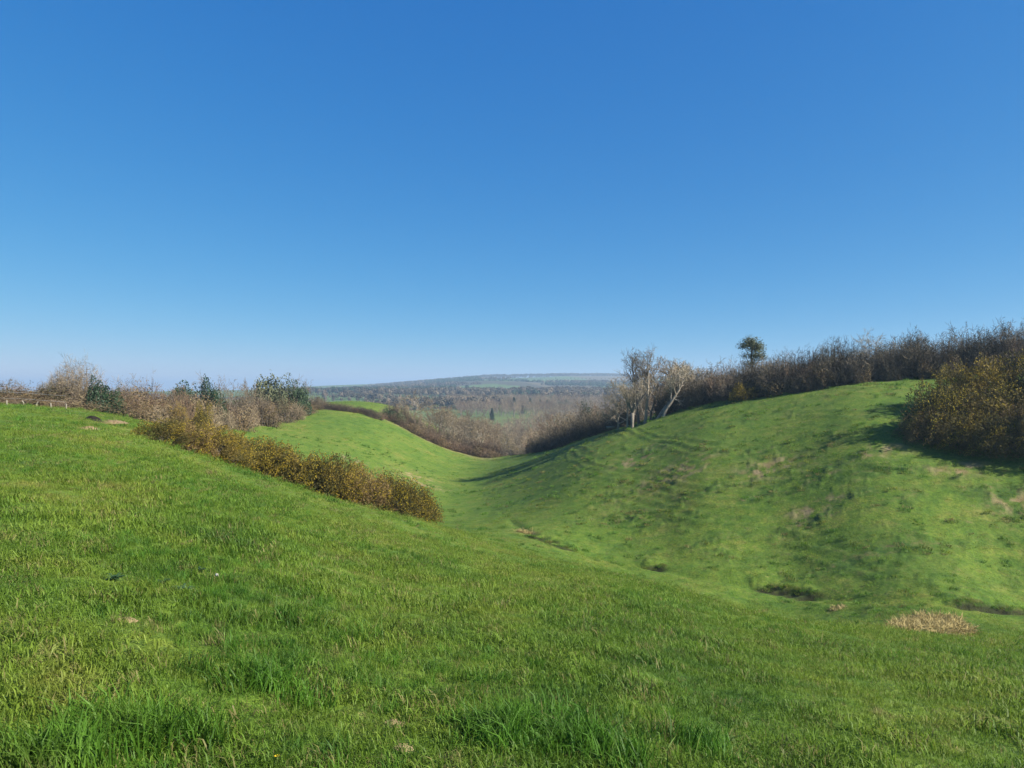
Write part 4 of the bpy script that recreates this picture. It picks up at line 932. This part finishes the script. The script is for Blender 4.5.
def rosette(u, v, s, label):
    hx, hy = hit(u, v, 2, 14); mb = MB()
    for k in range(22):
        a = k * 2.4 + rng.uniform(-.2, .2); L = s * rng.uniform(.6, 1.1); d = np.array([math.cos(a), math.sin(a), 0]); sd = np.array([-math.sin(a), math.cos(a), 0]); el = rng.uniform(.15, .9)
        for i in range(5):
            p = d * L * i / 5 + (0, 0, L * el * math.sin(i / 5 * 2.2) * .6 + .02); q = d * L * (i + 1) / 5 + (0, 0, L * el * math.sin((i + 1) / 5 * 2.2) * .6 + .02); w_ = s * .13 * (1 - i / 5.5)
            mb.add([tuple(p - sd * w_), tuple(p + sd * w_), tuple(q + sd * w_ * .5), tuple(q - sd * w_ * .5)], [(0, 1, 2, 3)]); mb.add([tuple(p + sd * w_), tuple(p + sd * w_ * 2 + d * .02), tuple(q)], [(0, 1, 2)]); mb.add([tuple(p - sd * w_), tuple(q), tuple(p - sd * w_ * 2 + d * .02)], [(0, 1, 2)])
    o = mb.build('thistle_rosette', M['thistle']); o.location = (hx, hy, gnd(hx, hy)); tag(o, label, 'thistle', 'dark thistle rosettes on the near slope')
rosette(115, 583, .09, 'dark thistle rosette farthest left of the four on the near slope'); rosette(163, 586, .07, 'small dark thistle rosette between the leftmost and the white stone')
rosette(199, 574, .085, 'dark thistle rosette just above and left of the white stone'); rosette(184, 596, .10, 'blue green thistle rosette lowest of the four on the near slope'); rosette(223, 539, .09, 'small dark thistle rosette higher up the slope than the white stone')
hx, hy = hit(217, 580, 3, 14); mb = MB()
for i in range(6):
    for j in range(10):
        a = 2 * math.pi * j / 10; q = math.pi * i / 5; k = .015 * (1 + .25 * float(vnoise(i * .9, j * .8, 3)))
        mb.v.append((k * 1.4 * math.sin(q) * math.cos(a), k * math.sin(q) * math.sin(a), k * math.cos(q) + .035))
for i in range(5):
    for j in range(10): mb.f.append((i * 10 + j, (i + 1) * 10 + j, (i + 1) * 10 + (j + 1) % 10, i * 10 + (j + 1) % 10)); mb.m.append(0)
o = mb.build('white_stone', M['stone'], None, True); o.location = (hx, hy, gnd(hx, hy)); tag(o, 'small white stone in the grass beside the thistle rosettes', 'stone')
hx, hy = hit(275, 768, 1.5, 8); st_, hd = MB(), MB(); st_.tube([(0, 0, -.02), (.01, 0, .02), (.01, 0, .045)], [.003, .003, .0025], 5)
for k in range(26):
    a = k * 2.4; r_ = .004 + .010 * (k / 26); p = np.array([.01, 0, .045]); d = np.array([math.cos(a), math.sin(a), .4]); sd = np.array([-math.sin(a), math.cos(a), 0]) * .003
    hd.add([tuple(p - sd), tuple(p + sd), tuple(p + d * r_ + sd), tuple(p + d * r_ - sd)], [(0, 1, 2, 3)])
o = empty('dandelion', (hx, hy, gnd(hx, hy))); st_.build('stem', M['blade'], o); hd.build('flower_head', M['petal'], o); tag(o, 'yellow dandelion in the grass at the bottom edge of the photo', 'flower')

# --- the air
def haze():
    me = bpy.data.meshes.new('haze'); a, z0, z1 = 9500.0, -110.0, 88.0
    v = [(-a, -a, z0), (a, -a, z0), (a, a, z0), (-a, a, z0), (-a, -a, z1), (a, -a, z1), (a, a, z1), (-a, a, z1)]
    me.from_pydata(v, [], [(3, 2, 1, 0), (4, 5, 6, 7), (0, 1, 5, 4), (1, 2, 6, 5), (2, 3, 7, 6), (3, 0, 4, 7)]); me.update()
    m, nt = new_mat('haze_air'); pv = nt.nodes.new('ShaderNodeVolumePrincipled'); pv.inputs['Color'].default_value = (0.56, 0.78, 1.0, 1); pv.inputs['Density'].default_value = HAZE; pv.inputs['Anisotropy'].default_value = 0.2
    oo = nt.nodes.new('ShaderNodeOutputMaterial'); nt.links.new(pv.outputs[0], oo.inputs['Volume']); me.materials.append(m)
    o = bpy.data.objects.new('haze', me); COL.objects.link(o); tag(o, kind='stuff')
HAZE = 0.00024
haze()
# ------------------------------------------------------------------ sky, sun, camera
SUN_AZ, SUN_EL = R(114), R(34)      # azimuth clockwise from the view axis (+Y): to the right, slightly behind
w = bpy.data.worlds.new('World'); SC.world = w; w.use_nodes = True
nt = w.node_tree; nt.nodes.clear()
sk = nt.nodes.new('ShaderNodeTexSky'); sk.sky_type = 'NISHITA'; sk.sun_disc = False
sk.sun_elevation = SUN_EL; sk.sun_rotation = SUN_AZ; sk.altitude = 100; sk.air_density = 0.7; sk.dust_density = 0.1; sk.ozone_density = 8.0
bg = nt.nodes.new('ShaderNodeBackground'); bg.inputs[1].default_value = 0.10
wo = nt.nodes.new('ShaderNodeOutputWorld'); 
sepc = nt.nodes.new('ShaderNodeSeparateColor'); cmb = nt.nodes.new('ShaderNodeCombineColor'); nt.links.new(sk.outputs[0], sepc.inputs[0])
for k, (p_, g_) in enumerate(((1.42, 0.70), (0.71, 0.375), (0.35, 0.368))):      # the clear deep blue of the day, channel by channel
    a_ = math_n(nt, 'MULTIPLY', sepc.outputs[k], 0.1); a_ = math_n(nt, 'POWER', a_, p_); nt.links.new(math_n(nt, 'MULTIPLY', a_, 10 * g_), cmb.inputs[k])
nt.links.new(cmb.outputs[0], bg.inputs[0]); nt.links.new(bg.outputs[0], wo.inputs[0])
ld = bpy.data.lights.new('sun', 'SUN'); ld.energy = 5.0; ld.angle = R(0.53); ld.color = (1.0, 0.94, 0.84)
lo = bpy.data.objects.new('sun', ld); COL.objects.link(lo)
lo.rotation_euler = (math.pi / 2 - SUN_EL, 0, math.pi - SUN_AZ)
cam = bpy.data.cameras.new('camera'); co = bpy.data.objects.new('camera', cam); COL.objects.link(co)
cam.sensor_fit = 'HORIZONTAL'; cam.sensor_width = 36; cam.lens = 36 * F / 1024
cam.shift_y = (HV - 384) / 1024; cam.clip_start = 0.1; cam.clip_end = 30000
co.location = (0, 0, 0); co.rotation_euler = (R(90), 0, 0)
SC.camera = co
cy = SC.cycles; cy.use_denoising = True; cy.max_bounces = 5; cy.diffuse_bounces = 2; cy.glossy_bounces = 1; cy.transmission_bounces = 2; cy.volume_bounces = 0; cy.transparent_max_bounces = 4; cy.sample_clamp_indirect = 2.0
vs = SC.view_settings; vs.view_transform = 'Standard'; vs.look = 'None'; vs.exposure = 1.25; vs.gamma = 1; vs.use_curve_mapping = False
